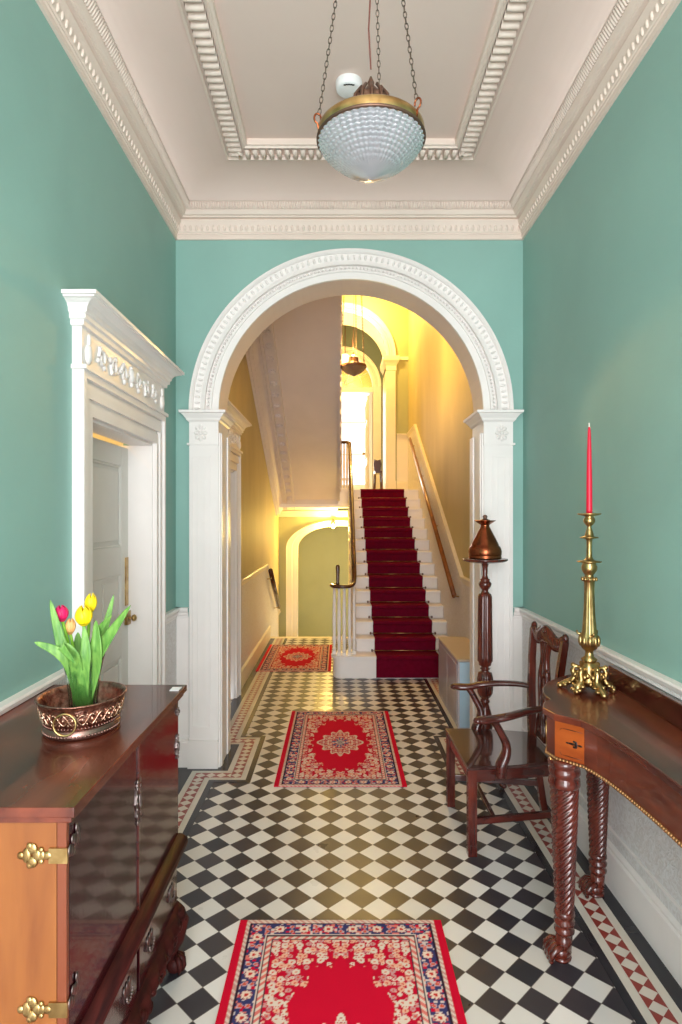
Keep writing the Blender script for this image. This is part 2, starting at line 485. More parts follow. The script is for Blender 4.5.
# --- pilasters of the archway (front face, reveal, capital, plinth)
def pilaster(name, s):
    xi = CX-s*RI; xo = CX-s*RO        # s=+1 left, -1 right
    w = MB()
    def bx(a, b, y0, y1, z0, z1): w.box(*c2(a, b), y0, y1, z0, z1)
    yf = YA-.03
    bx(xi, xo, yf, YA+.001, .16, 2.02)                  # shaft on the front
    bx(xi, xo-s*.008, yf-.012, YA+.001, 0, .17)         # plinth
    # raised frame that leaves a sunk panel
    px0, px1 = xo+s*.022, xo+s*.118
    for (a, b, z0, z1) in ((px0-s*.010, px0, .24, 1.88), (px1, px1+s*.010, .24, 1.88), (px0, px1, .24, .25), (px0, px1, 1.87, 1.88)):
        bx(a, b, yf-.006, yf, z0, z1)
    bx(px0+s*.022, px0+s*.028, yf-.004, yf, .27, 1.85); bx(px1-s*.028, px1-s*.022, yf-.004, yf, .27, 1.85)
    bx(xi-s*.001, xi+s*.012, yf+.012, YB+.03, 0, 2.02)             # reveal lining
    bx(xi-s*.0, xi+s*.02, YB-.06, YB+.03, 0, 2.02); bx(xi, xi+s*.018, yf+.03, yf+.075, 0, 2.02)
    bx(xi+s*.004, xo-s*.012, yf-.008, YB+.03, 1.945, 1.957)        # astragal
    bx(xi+s*.002, xo, yf-.002, YB+.03, 1.95, 2.09)                 # frieze
    # capital mouldings wrapping the pilaster
    prof = [(.004,2.085),(.014,2.095),(.018,2.105),(.034,2.125),(.038,2.132),(.05,2.135),(.052,2.149),(0,2.149)]
    path = [lambda p, q: (xi+s*(.001+p), YB+.03+p, q), lambda p, q: (xi+s*(.001+p), yf-p, q), lambda p, q: (xo-s*p, yf-p, q), lambda p, q: (xo-s*p, YA, q)]
    w.sweep(path, prof)
    # rosette relief in the frieze
    rc = ((xi+xo)/2-s*.018, yf-.004, 2.017)
    for k in range(8):
        a = 2*pi*k/8
        w.ell((rc[0]+.026*cos(a), rc[1], rc[2]+.036*sin(a)), (.011,.007,.016), seg=8, rings=5, rot=Matrix.Rotation(pi/2-a, 3, 'Y'))
    w.ell(rc, (.012,.01,.014), seg=8, rings=5)
    return struct(w, name, M['white'], bevel=.0)
pilaster('trim_2', 1); pilaster('trim_3', -1)

# --- dado, chair rail and baseboard of the front hall
RAILP = [(0,-.07),(.008,-.066),(.010,-.05),(.016,-.046),(.018,-.03),(.030,-.022),(.034,-.008),(.030,0),(0,0)]
BASEP = [(0,.0),(.022,0),(.022,.15),(.016,.158),(.018,.17),(.008,.182),(0,.184)]
def run_x(w, xw, s, y0, y1, z, prof, m):
    """profile run along Y on a side wall; s=+1: wall on the left"""
    path = [lambda p, q, y=y: (xw+s*p, y, z+q) for y in (y0, y1)]
    w.sweep(path, prof, m)
    for y in (y0, y1):
        w.add([(xw+s*p, y, z+q) for p, q in prof], [tuple(range(len(prof)))], m)
def beads_x(w, xw, s, y0, y1, z, p, m, step=.012):
    y = y0
    while y < y1:
        w.box(*c2(xw+s*p, xw+s*(p+.004)), y, y+step*.55, z-.006, z+.006, m); y += step
ZR = .965
def dado(name, xw, s, y0, y1):
    w = MB()
    w.box(*c2(xw, xw+s*.006), y0, y1, .17, ZR-.06, M['dado'])
    run_x(w, xw, s, y0, y1, ZR, RAILP, M['white']); run_x(w, xw, s, y0, y1, 0, BASEP, M['white'])
    run_x(w, xw+s*.004, s, y0, y1, .235, [(0,-.008),(.008,-.004),(.008,.004),(0,.008)], M['white'])
    beads_x(w, xw, s, y0, y1, ZR-.038, .016, M['white'])
    return struct(w, name)
dado('baseboard_left', XL, 1, YN, 2.27); dado('baseboard_left_far', XL, 1, 3.34, YA)
dado('baseboard_right', XR, -1, YN, YA)
w = MB()
for (a, b) in ((XL, CX-RO-.008), (CX+RO+.008, XR)):
    w.box(a, b, YA-.006, YA, .17, ZR-.06, M['white'])
    for z, pr in ((ZR, RAILP), (0, BASEP)):
        w.sweep([lambda p, q, x=x: (x, YA-p, z+q) for x in (a, b)], pr, M['white'])
struct(w, 'baseboard_far')

# --- ceiling of the front hall
ce = MB()
ZC = 3.465; mg = .30; fm = .375; fw = .135
cove = [(.112,3.374),(.122,3.392),(.14,3.412),(.17,3.435),(.21,3.452),(.255,3.462),(.30,ZC)]
def room_path(x0, x1, y0, y1):
    return [lambda p, q: (x0+p, y0+p, q), lambda p, q: (x0+p, y1-p, q), lambda p, q: (x1-p, y1-p, q), lambda p, q: (x1-p, y0+p, q)]
rp = room_path(XL, XR, YN, YA)
ce.sweep(rp, cove, M['ceil'], closed=True, smooth=True)
ce.sweep(rp, [(mg,ZC),(fm,ZC)], M['ceil'], closed=True)
ce.box(XL+fm+fw-.01, XR-fm-fw+.01, YN+fm+fw-.01, YA-fm-fw+.01, 3.49, 3.54, M['ceil'])
ce.box(XL-T, XR+T, YN-T, YA, 3.545, 3.57, M['ceil'])
struct(ce, 'ceiling')
w = MB()
w.sweep(rp, [(0,3.19),(.012,3.19),(.012,3.216),(.017,3.220),(.017,3.228),(.022,3.232),(.030,3.262),(.044,3.290),(.034,3.294),(.034,3.302),(.056,3.304),(.058,3.311),(.070,3.313),(.078,3.324),(.082,3.332),(.080,3.336),(.100,3.374),(.112,3.378)], M['cream'], closed=True)
def around(step, p, z, fn):
    """call fn(x, y, horizontal_axis) along the four sides at projection p"""
    y = YN+p
    while y < YA-p-.004:
        if y > -.2: fn(XL+p, y, 'L'); fn(XR-p, y, 'R')
        y += step
    x = XL+p+.004
    while x < XR-p-.008:
        fn(x, YA-p, 'F'); x += step
def dent(x, y, sd):
    a, b = (.004, 3.338), (.026, 3.373); r = .0058
    if sd == 'L': w.tube([(x+a[0], y, a[1]), (x+b[0], y, b[1])], r, 6, M['cream'])
    elif sd == 'R': w.tube([(x-a[0], y, a[1]), (x-b[0], y, b[1])], r, 6, M['cream'])
    else: w.tube([(x, y-a[0], a[1]), (x, y-b[0], b[1])], r, 6, M['cream'])
around(.0150, .080, 0, dent)
def leafy(x, y, sd):
    k = ((x+y)*33.3) % 1
    r = (.011,.012,.021)
    w.ell((x, y, 3.256), r, M['cream'], seg=6, rings=4)
    c = .016
    if sd in 'LR': w.ell((x+(.006 if sd=='L' else -.006), y+.013, 3.280), (.008,.008,.010), M['cream'], seg=6, rings=4)
    else: w.ell((x+.013, y-.006, 3.280), (.008,.008,.010), M['cream'], seg=6, rings=4)
around(.034, .024, 0, leafy)
struct(w, 'trim_4')
w = MB()       # modillion frame
w.sweep(rp, [(fm,ZC),(fm+.002,ZC-.012),(fm+.014,ZC-.016),(fm+.020,ZC-.004),(fm+.024,ZC-.004),(fm+.026,ZC+.004),(fm+.104,ZC+.004),(fm+.104,ZC-.010),(fm+.118,ZC-.016),(fm+.124,ZC-.008),(fm+.134,ZC-.006),(fm+.135,3.492)], M['cream'], closed=True)
y = 2.2
def mod_y(xa, xb, y):
    w.box(xa, xb, y, y+.027, ZC-.012, ZC+.004, M['cream'])
    w.tube([(xa, y+.0135, ZC-.012), (xb, y+.0135, ZC-.012)], .0135, 8, M['cream'])
y = YA-fm-.075; 
while y > .9:
    mod_y(XL+fm+.030, XL+fm+.100, y); mod_y(XR-fm-.100, XR-fm-.030, y); y -= .0425
x = XL+fm+.07
while x < XR-fm-.09:
    w.box(x, x+.027, YA-fm-.100, YA-fm-.030, ZC-.012, ZC+.004, M['cream'])
    w.tube([(x+.0135, YA-fm-.100, ZC-.012), (x+.0135, YA-fm-.030, ZC-.012)], .0135, 8, M['cream']); x += .0425
struct(w, 'trim_5')

# --- doorways with entablature
def doorway(n, xw, y0, y1, ya, yb, zo, depth, frieze=True):
    """opening y0..y1 in a left wall plane xw, architrave outer edges ya..yb"""
    root_m = M['white']
    w = MB(); pj = .045
    aw = y0-ya; hz = zo+.165
    def A(p0, p1, u0, u1, z0, z1): w.box(xw+p0, xw+p1, u0, u1, z0, z1)
    # architrave legs with stepped mouldings
    for (o, i) in ((ya, y0), (yb, y1)):
        k = 1 if i > o else -1
        W = abs(i-o)
        for (a, b, p) in ((0, .22, pj), (.22, .30, pj*.62), (.30, .62, pj*.75), (.62, .70, pj*.45), (.70, 1, pj*.6)):
            A(0, p, *c2(o+k*a*W, o+k*b*W), 0, hz-b*.165)
    for (a, b, p) in ((0, .22, pj), (.22, .30, pj*.62), (.30, .62, pj*.75), (.62, .70, pj*.45), (.70, 1, pj*.6)):
        A(0, p, ya+a*aw, yb-a*aw, hz-b*.165, hz-a*.165)
    A(0, pj+.012, ya-.01, yb+.01, hz-.008, hz+.008)
    # frieze board
    A(0, pj*.8, ya, yb, hz, hz+.16)
    # cornice
    zc = hz+.15
    prof = [(.036,0),(.048,.002),(.050,.020),(.060,.024),(.060,.040),(.067,.045),(.070,.058),(.080,.072),(.100,.082),(.112,.085),(.113,.090),(.124,.091),(.124,.104),(0,.104)]
    path = [lambda p, q: (xw, ya+.035-p, zc+q), lambda p, q: (xw+p, ya+.035-p, zc+q), lambda p, q: (xw+p, yb-.035+p, zc+q), lambda p, q: (xw, yb-.035+p, zc+q)]
    w.sweep(path, prof)
    # reveal lining
    w.box(xw-depth-.05, xw+.005, y0, y0+.012, 0, zo-.013); w.box(xw-depth-.05, xw+.005, y1-.012, y1, 0, zo-.013)
    w.box(xw-depth+.004, xw+.005, y0, y1, zo-.012, zo-.001)
    # relief ornament of the frieze: torches at the ends, urn, scrolling leaves
    xs = xw+pj*.8+.003; zm = hz+.078; ym = (ya+yb)/2
    for yy in (ya+.055, yb-.055):
        w.ell((xs, yy, zm-.02), (.014,.026,.040), seg=8, rings=6); w.ell((xs, yy+.004, zm+.035), (.008,.010,.026), seg=8, rings=6)
        w.ell((xs, yy, zm+.005), (.012,.014,.010), seg=8, rings=6)
    w.ell((xs, ym, zm+.01), (.018,.034,.034), seg=10, rings=6); w.ell((xs, ym, zm-.03), (.010,.012,.012), seg=8, rings=6)
    w.ell((xs, ym, zm+.045), (.008,.018,.010), seg=8, rings=6)
    for sd in (-1, 1):
        for j in range(3):
            yc = ym+sd*(.095+.125*j)
            if abs(yc-ym) > (yb-ya)/2-.10: continue
            pts = []
            for t in range(13):
                a = t/12*2*pi*1.1; rr = .036*(1-.5*t/12)
                pts.append((xs, yc+sd*rr*cos(a), zm+(-1)**j*rr*sin(a)))
            w.tube(pts, .008, 6)
            for q in range(5):
                a = q*1.6+j
                w.ell((xs, yc+.044*cos(a), zm+.034*sin(a)), (.009,.018,.011), seg=6, rings=4, rot=Matrix.Rotation(a, 3, 'X'))
    o = struct(w, 'door_%d' % n, root_m)
    # leaf
    d = MB(); xf = xw-depth; top = zo-.030
    yy0, yy1 = y0+.014, y1-.014
    d.box(xf-.04, xf-.012, yy0, yy1, .01, top)
    def rail(a, b, z0, z1): d.box(xf-.012, xf, a, b, z0, z1)
    st = .10; mid = (yy0+yy1)/2
    rail(yy0, yy0+st, .01, top); rail(yy1-st, yy1, .01, top)
    rows = (.01, .22, .80, .98, 1.46, 1.56, top-.09)
    for a, b in ((.01,.22),(.80,.98),(1.22,1.36),(top-.10,top)): rail(yy0+st, yy1-st, a, b)
    rail(mid-.05, mid+.05, .22, .80); rail(mid-.05, mid+.05, .98, 1.22); 
    for (p0, p1, z0, z1) in ((yy0+st, mid-.05, .22, .80), (mid+.05, yy1-st, .22, .80), (yy0+st, mid-.05, .98, 1.22), (mid+.05, yy1-st, .98, 1.22), (yy0+st, yy1-st, 1.36, top-.10)):
        d.box(xf-.012, xf-.004, p0+.03, p1-.03, z0+.03, z1-.03)
        for (a, b, c, e) in ((p0, p0+.012, z0, z1), (p1-.012, p1, z0, z1), (p0, p1, z0, z0+.012), (p0, p1, z1-.012, z1)):
            d.box(xf-.012, xf-.003, a, b, c, e)
    d.build('door_leaf', M['door'], o, bevel=.003)
    h = MB(); h.box(xf, xf+.006, yy1-.048, yy1-.012, 1.05, 1.30); h.build('finger_plate', M['brass'], o)
    h = MB(); h.box(xf, xf+.016, yy1-.055, yy1-.004, .95, 1.02); h.ell((xf+.042, yy1-.032, .985), (.014,.018,.018)); h.tube([(xf, yy1-.032, .985), (xf+.042, yy1-.032, .985)], .006, 8)
    h.build('door_knob', M['brass'], o)
    return o
doorway(1, XL, D1[0], D1[1], 2.262, 3.33, 1.90, .12)
# small bit of the warm room behind the first door, seen only through the gap over the leaf
w = MB(); w.box(-1.9, -1.88, 2.0, 3.6, 0, 2.4); w.box(-1.9, -1.14, 2.0, 3.6, 2.4, 2.42); w.box(-1.9, -1.14, 1.98, 2.0, 0, 2.4); w.box(-1.9, -1.14, 3.6, 3.62, 0, 2.4); w.box(-1.9, -1.14, 2.0, 3.6, -.03, -.02)
struct(w, 'wall_side_room', M['warm_white'])

# ---------------------------------------------------------------- inner hall shell
D2 = (4.30, 5.10, 1.90)
w = side_wall(IL-T, IL, YB-.02, LY+2.4, D2, ZT, M['sage']); w.box(IL-T, IL, 7.8, LY+.9, -1.5, 0, M['sage'])
struct(w, 'wall_passage_left')
doorway(2, IL, D2[0], D2[1], 4.18, 5.21, 1.90, .10)
w = MB(); w.box(IR, IR+T, YB-.02, LY+.02, -1.4, ZT, M['sage']); struct(w, 'wall_stair_right')
w = MB(); w.box(IL-T, IR+T, YB, LY+.1, ZT, ZT+.05); struct(w, 'ceiling_stairwell', M['ceil'])
# passage dado: level, then dropping with the steps down
w = MB()
w.box(IL, IL+.006, 5.22, 7.30, .15, ZR-.05, M['dado'])
run_x(w, IL, 1, 5.22, 7.30, ZR, RAILP, M['warm_white']); run_x(w, IL, 1, 5.22, 7.66, 0, [(0,0),(.022,0),(.022,.15),(.008,.165),(0,.165)], M['warm_white'])
w.prism([(7.30,.15),(7.8,-.1),(8.85,-.7),(8.85,.12),(7.30,ZR-.05)], 'x', IL, IL+.006, M['dado'])
path = [lambda p, q, y=y, z=z: (IL+p, y, z+q) for (y, z) in ((7.30, ZR), (8.85, .16))]
w.sweep(path, RAILP, M['warm_white'])
run_x(w, IL, 1, YB+.03, 4.17, ZR, RAILP, M['white']); run_x(w, IL, 1, YB+.03, 4.17, 0, BASEP, M['white'])
struct(w, 'baseboard_passage')
# stairs going down past the tiled floor
w = MB()
for k in range(6):
    w.box(IL, .12, 7.78+.2*k, 7.99+.2*k, -.17*(k+1)-.3, -.17*(k+1), None)
o = w.build('descending_steps', M['warm_white']); o['kind'] = 'structure'; o.name = 'floor_lower_steps'
w = MB(); w.box(IL, IR, 8.9, 11.0, -1.4, -1.3); struct(w, 'floor_lower', M['bone'])
# end wall with shallow arch and the green wall past it
arch_wall('wall_passage_end', EY, EY+.15, IL, IR, .0, .605, .33, 1.07, -1.35, 1.62, M['green'], M['green'], M['warm_white'], 32)
w = MB()
path = []
pts = [(-.605, -1.3)]+[(-.605*cos(pi*i/32), 1.07+.33*sin(pi*i/32)) for i in range(33)]+[(.605,-1.3)]
out = [(-.77, -1.3)]+[(-.77*cos(pi*i/32), 1.07+.41*sin(pi*i/32)) for i in range(33)]+[(.77,-1.3)]
for (a, b) in zip(pts, out):
    path.append(lambda p, q, a=a, b=b: (a[0]+(b[0]-a[0])*p, EY-q, a[1]+(b[1]-a[1])*p))
w.sweep(path, [(0,0),(0,.02),(.45,.024),(.5,.035),(.9,.04),(1,.045),(1,0)])
w.sweep([lambda p, q, x=x: (x, EY-p, 1.62+q) for x in (IL, IR)], [(0,-.09),(.02,-.08),(.03,-.05),(.06,-.02),(.07,0),(0,0)])
struct(w, 'trim_6', M['warm_white'])
w = MB(); w.box(IL, IR, 10.3, 10.4, -1.4, 1.7); struct(w, 'wall_passage_rear', M['green'])
w = MB(); w.sweep([lambda p, q, x=x: (x, 10.3-p, -1.3+q) for x in (IL, IR)], BASEP); struct(w, 'baseboard_passage_rear', M['warm_white'])

# landing rear wall with large arch, lobby and arched doorway
LZ = 1.90; ACX = .047
arch_wall('wall_landing', LY, LY+.62, IL-.02, IR+.02, ACX, .70, .70, 4.05, LZ-.2, ZT, M['green'], M['green'], M['warm_white'])
archivolt('trim_7', ACX, 4.05, .70, .845, LY, M['warm_white'], rich=False, dep=.03)
w = MB()
for s in (1, -1):
    xi = ACX-s*.70; xo = ACX-s*.84
    w.box(*c2(xi, xo), LY-.035, LY, LZ, 3.93); w.box(*c2(xi, xo-s*.01), LY-.05, LY, LZ, LZ+.2)
    w.box(*c2(xi-s*.01, xi+s*.012), LY-.03, LY+.62, LZ, 3.93)
    pr = [(0,3.82),(.012,3.83),(.012,3.9),(.03,3.94),(.055,3.985),(.06,4.05),(0,4.05)]
    w.sweep([lambda p, q: (xi+s*p, LY+.62, q), lambda p, q: (xi+s*p, LY-.03-p, q), lambda p, q: (xo-s*p, LY-.03-p, q), lambda p, q: (xo-s*p, LY, q)], pr)
    w.box(*c2(xo-s*.03, (IL if s > 0 else IR)), LY-.02, LY, 4.0, 4.05)
struct(w, 'trim_8', M['warm_white'])
# lobby beyond
GY = 11.7
w = MB(); w.box(IL-.25, IL-.1, LY+.62, GY, LZ-.1, ZT); w.box(IR+.1, IR+.25, LY+.62, GY, LZ-.1, ZT); struct(w, 'wall_lobby', M['warm_white'])
w = MB(); w.box(IL-.2, IR+.2, LY+.1, 14.6, LZ-.2, LZ); struct(w, 'floor_landing_lobby', M['warm_white'])
w = MB(); w.box(IL-.2, IR+.2, LY+.1, 14.6, ZT-.3, ZT-.2); struct(w, 'ceiling_lobby', M['ceil'])
arch_wall('wall_lobby_rear', GY, GY+.12, IL-.2, IR+.2, ACX, .60, .60, 4.04, LZ-.1, ZT, mat('grey_green_paint', (120, 132, 116), .6), M['warm_white'], M['warm_white'])
archivolt('trim_9', ACX, 4.04, .60, .76, GY, M['warm_white'], rich=False, dep=.04)
w = MB()
for s in (1, -1): w.box(*c2(ACX-s*.60, ACX-s*.76), GY-.04, GY, LZ, 4.04); w.box(*c2(ACX-s*.60, ACX-s*.62), GY-.045, GY+.12, LZ, 4.04)
w.box(ACX-.60, ACX+.60, GY-.02, GY+.08, 3.93, 4.02)
struct(w, 'trim_10', M['warm_white'])
wf = MB()
for k in range(1, 6):
    a = pi*k/6; wf.tube([(ACX+.10*cos(a), GY+.05, 4.03+.10*sin(a)), (ACX+.60*cos(a), GY+.05, 4.03+.60*sin(a))], .010, 6)
wf.tube([(ACX+.10*cos(pi*k/12), GY+.05, 4.03+.10*sin(pi*k/12)) for k in range(13)], .010, 6)
wf.tube([(ACX+.40*cos(pi*k/24), GY+.05, 4.03+.40*sin(pi*k/24)) for k in range(25)], .008, 6)
wo = struct(wf, 'window_1', M['warm_white'])
pn = MB(); pn.prism([(ACX+.59*cos(pi*k/24), 4.03+.59*sin(pi*k/24)) for k in range(25)], 'y', GY+.046, GY+.050)
pn.build('pane', mat('amber_glass', (255, 214, 120), .25, trans=.8), wo)
w = MB(); w.box(IL-.25, IL-.1, GY+.12, 14.6, LZ-.1, ZT); w.box(IR+.1, IR+.25, GY+.12, 14.6, LZ-.1, ZT)
struct(w, 'wall_far_room', M['warm_white'])
w = MB(); w.box(IL-.1, IR+.1, 14.6, 14.7, LZ-.1, 2.3); w.box(IL-.1, IR+.1, 14.6, 14.7, 4.6, ZT); w.box(IL-.1, -.62, 14.6, 14.7, 2.3, 4.6); w.box(.75, IR+.1, 14.6, 14.7, 2.3, 4.6)
struct(w, 'wall_far_room_window', M['warm_white'])
w = MB()
for x in (-.62, .04, .72): w.box(x, x+.03, 14.62, 14.66, 2.3, 4.6)
for z in (2.3, 3.03, 3.8, 4.57): w.box(-.62, .75, 14.62, 14.66, z, z+.03)
struct(w, 'window_2', M['white'])
# open panelled door leaf into the bright room
d = MB(); x0 = .585
d.box(x0-.04, x0, GY+.13, GY+.93, LZ+.01, 3.9)
for (a, b) in ((LZ+.12, 2.55), (2.72, 3.35), (3.45, 3.8)):
    for (u, v) in ((.22, .46), (.58, .84)):
        for (p, q, r_, t_) in ((u-.02, u, a, b), (v, v+.02, a, b), (u, v, a-.02, a), (u, v, b, b+.02)): d.box(x0-.052, x0-.04, GY+p, GY+q, r_, t_)
do = struct(d, 'door_3', M['warm_white'])
h = MB(); h.ell((x0-.08, GY+.88, LZ+.95), (.03,.03,.03)); h.build('door_knob', M['brass'], do)

# stair-side dado on the right wall of the inner hall
w = MB()
K1 = (5.33, 1.0); K2 = (8.62, 2.84); zlow = lambda y: 0
w.prism([(YB+.03, .0), (5.7, 0), (8.4, 1.72), (LY, 1.9), (LY, 2.80), (8.62, 2.80), (5.33, .96), (YB+.03, .96)], 'x', IR-.006, IR, M['dado'])
def railpath(pts): return [lambda p, q, y=y, z=z: (IR-p, y, z+q) for (y, z) in pts]
w.sweep(railpath([(YB+.03, 1.0), K1, K2, (LY, 2.84)]), RAILP, M['warm_white'])
w.box(IL, ACX-.86, LY-.006, LY, LZ, 2.82, M['warm_white']); w.box(ACX+.86, IR, LY-.006, LY, LZ, 2.80, M['warm_white'])
w.sweep([lambda p, q, x=x: (x, LY-p, 2.84+q) for x in (ACX+.86, IR)], RAILP, M['warm_white'])
w.sweep([lambda p, q, x=x: (x, LY-p, LZ+q) for x in (ACX+.86, IR)], BASEP, M['warm_white'])
struct(w, 'baseboard_stair')

# ---------------------------------------------------------------- main staircase
st = thing('staircase', 'white painted staircase rising to the bright upper landing, with curved dark handrail', 'staircase', (.6, 5.7, 0))
SY = lambda i: 5.72+.2*(i-1)
SZ = lambda i: .21+.13*(i-1)
def stepmesh(i):
    w = MB(); y0 = SY(i); z = SZ(i); zb = 0 if i == 1 else SZ(i-1)-.02
    if i == 1:
        # curtail step with a rounded left end
        def outline(g):
            pts = [(1.09-.005, y0+g), (1.085, y0+.42), (.17, y0+.42)]
            cxx, cyy = .03, y0+.125
            for k in range(13):
                a = pi/2+pi*k/12; pts.append((cxx+(.105-g)*cos(a), cyy+(.125-g)*sin(a)))
            return pts
        w.prism(outline(.018), 'z', 0, z-.03); w.prism(outline(0), 'z', z-.03, z)
    elif i < 14:
        w.box(.17, 1.085, y0+.026, y0+.21, zb, z-.022); w.box(.16, 1.085, y0, y0+.22, z-.022, z)
        w.box(.125, .165, y0-.004, y0+.2, z-.022, z)
    return w
for i in range(1, 14): stepmesh(i).build('step', M['white'], st, bevel=.003)
w = MB(); w.box(IL+.001, 1.085, SY(14)+.016, LY-.001, SZ(14)-.24, SZ(14)-.02); w.box(IL+.001, 1.085, SY(14), LY-.001, SZ(14)-.022, SZ(14)); w.build('landing', M['white'], st)
w = MB()                         # outer string with the wall below it
poly = [(5.98, 0), (6.0, .30)]
for i in range(2, 14): poly += [(SY(i)+.012, SZ(i)-.022), (SY(i)+.2+.012, SZ(i)-.022)]
poly += [(8.33, 1.66), (8.36, 0)]
w.prism(poly, 'x', .13, .17); 
w.build('string_wall', M['warm_white'], st)
w = MB()
for i in range(2, 14):
    y0 = SY(i); z = SZ(i)-.03
    w.prism([(y0+.02, z), (y0+.19, z), (y0+.17, z-.03), (y0+.12, z-.04), (y0+.10, z-.07), (y0+.04, z-.08), (y0+.02, z-.05)], 'x', .118, .13)
w.build('tread_bracket', M['warm_white'], st)
def baluster(x, y, z0, z1):
    w = MB(); h = z1-z0; r = .0155
    w.box(x-.018, x+.018, y-.018, y+.018, z0, z0+.03)
    w.lathe([(r*.9, .03), (r*1.3, .05), (r*.8, .07), (r*1.25, h*.22), (r*1.5, h*.24), (r*.9, h*.27), (r*1.15, h*.5), (r*.8, h)], (x, y, z0), 10)
    return w
def railz(y): return .21+.65*(y-5.72)+.64
for i in range(2, 14):
    for dy in (.05, .15):
        y = SY(i)+dy; baluster(.145, y, SZ(i), railz(y)-.01).build('baluster', M['white'], st)
for (x, y) in ((-.045,5.84),(.0,5.77),(.05,5.755),(.10,5.775),(.0,5.90),(.05,5.93),(.145,5.83)):
    baluster(x, y, .21, .845).build('baluster', M['white'], st)
w = MB()                        # handrail: scroll, easing, slope, landing return
pts = []
for k in range(15):
    a = pi*.9-k*pi*1.5/14
    rr = .10
    pts.append((.045+rr*cos(-a+pi*1.0) , 5.86-.09*sin(a+.1), .862))
pts = [(-.03,5.93,.862),(-.065,5.87,.862),(-.055,5.80,.862),(-.01,5.757,.862),(.05,5.75,.862),(.105,5.77,.866),(.135,5.82,.885),(.145,5.90,.94)]
y = 6.0
while y <= 8.25: pts.append((.145, y, railz(y)+.01)); y += .15
pts += [(.145,8.33,2.52),(.14,8.38,2.545),(.10,8.42,2.56),(.03,8.43,2.56),(-.02,8.43,2.56)]
w.tube(pts, .026, 10, flat=(1,.72), sp=3); w.build('handrail', M['rail_dark'], st)
for x in (-.01, .03, .07, .11): baluster(x, 8.43, 1.90, 2.545).build('baluster', M['white'], st)
w = MB(); w.lathe([(.016,0),(.020,.01),(.014,.03),(.018,.12),(.020,.17),(.012,.19)], (-.012, 5.80, .875), 12); w.build('finial', M['rail_dark'], st)

# burgundy runner, one folded ribbon down the steps
run = MB(); pp = []
for i in range(1, 15):
    y0 = SY(i); z = SZ(i); zb = 0.004 if i == 1 else SZ(i-1)+.003
    pp += [(y0+.010, zb+.004), (y0+.006, z-.035), (y0-.008, z-.022), (y0-.008, z-.002), (y0+.002, z+.007)]
    if i < 14: pp += [(y0+.18, z+.007), (y0+.2+.0, z+.008)]
pp.append((SY(14)+.5, SZ(14)+.008))
low = [(y+.006, z-.007) for y, z in pp]
# keep it a thin solid
vs = []; fs = []; RX0, RX1 = .35, .943; n = len(pp)
for x in (RX0, RX1):
    vs += [(x-.021*(y-5.72), y, z) for y, z in pp]
fs = [(k, n+k, n+k+1, k+1) for k in range(n-1)]
run.add(vs, fs)
ro = run.build('stair_runner', M['carpet'])
so = ro.modifiers.new('thick', 'SOLIDIFY'); so.thickness = .006; so.offset = 0
tag(ro, 'burgundy carpet runner climbing the middle of the white stairs', 'stair carpet')
prev = None
ordn = ['lowest','second lowest','third from the bottom','fourth from the bottom','fifth from the bottom','sixth from the bottom','seventh from the bottom','seventh from the top','sixth from the top','fifth from the top','fourth from the top','third from the top','second from the top','topmost']
for i in range(1, 14):
    y = SY(i)+.180; z = SZ(i)+.018
    if prev is None:
        prev = thing('stair_rod', '', 'stair rod', (.6465, y, z), 'stair rods holding the burgundy runner')
        w = MB(); w.tube([(RX0-.035, y, z), (RX1+.03, y, z)], .0034, 8); w.build('rod', M['brass'], prev)
        for x in (RX0-.03, RX1+.025):
            w = MB(); w.ell((x, y, z), (.009,.009,.009), seg=8, rings=6); w.box(x-.007, x+.007, y-.004, y+.03, z-.012, z+.008); w.build('bracket', M['bronze'], prev)
        r = prev
    else:
        r = copy_tree(prev); r.location = (.6465-.021*(y-5.9), y, z)
    nm = (['lowest','second','third','fourth','fifth','sixth'][i-1]+(' rod up from the floor' if i > 1 else ' rod, just above the floor')) if i < 7 else ('middle rod of the flight' if i == 7 else ['sixth','fifth','fourth','third','second','topmost'][i-8]+(' rod counted down from the landing' if i < 13 else ' rod, just under the landing'))
    r['label'] = 'thin brass stair rod across the burgundy runner, '+nm

# wall handrails
hr = thing('wall_handrail', 'brown wooden handrail fixed to the right wall, climbing beside the stairs', 'handrail', (1.03, 5.44, .8))
w = MB(); a = Vector((1.03, 5.46, .815)); b = Vector((1.03, 8.85, 2.66))
w.tube([tuple(a), tuple(b)], .026, 12, flat=(.8,1.1)); w.build('rail', M['rail_wood'], hr)
for t in (.02, .36, .7, .97):
    p = a.lerp(b, t); w = MB(); w.tube([(p.x, p.y, p.z-.02), (p.x+.01, p.y, p.z-.05), (IR-.004, p.y, p.z-.055)], .006, 8); w.lathe([(.02,0),(.02,.006)], (IR-.014, p.y, p.z-.058), 12)
    w.build('bracket', M['brass'], hr)
hr = thing('wall_handrail', 'short dark wooden handrail on the left passage wall, dropping beside the dado', 'handrail', (-.82, 7.3, .87))
w = MB(); a = Vector((-.82, 7.3, .885)); b = Vector((-.82, 8.3, .30)); w.tube([tuple(a), tuple(b)], .028, 10); w.build('rail', M['rail_dark'], hr)
for t in (.1, .9):
    p = a.lerp(b, t); w = MB(); w.tube([(p.x, p.y, p.z-.02), (p.x, p.y, p.z-.05), (IL+.008, p.y, p.z-.055)], .006, 8); w.build('bracket', M['brass'], hr)

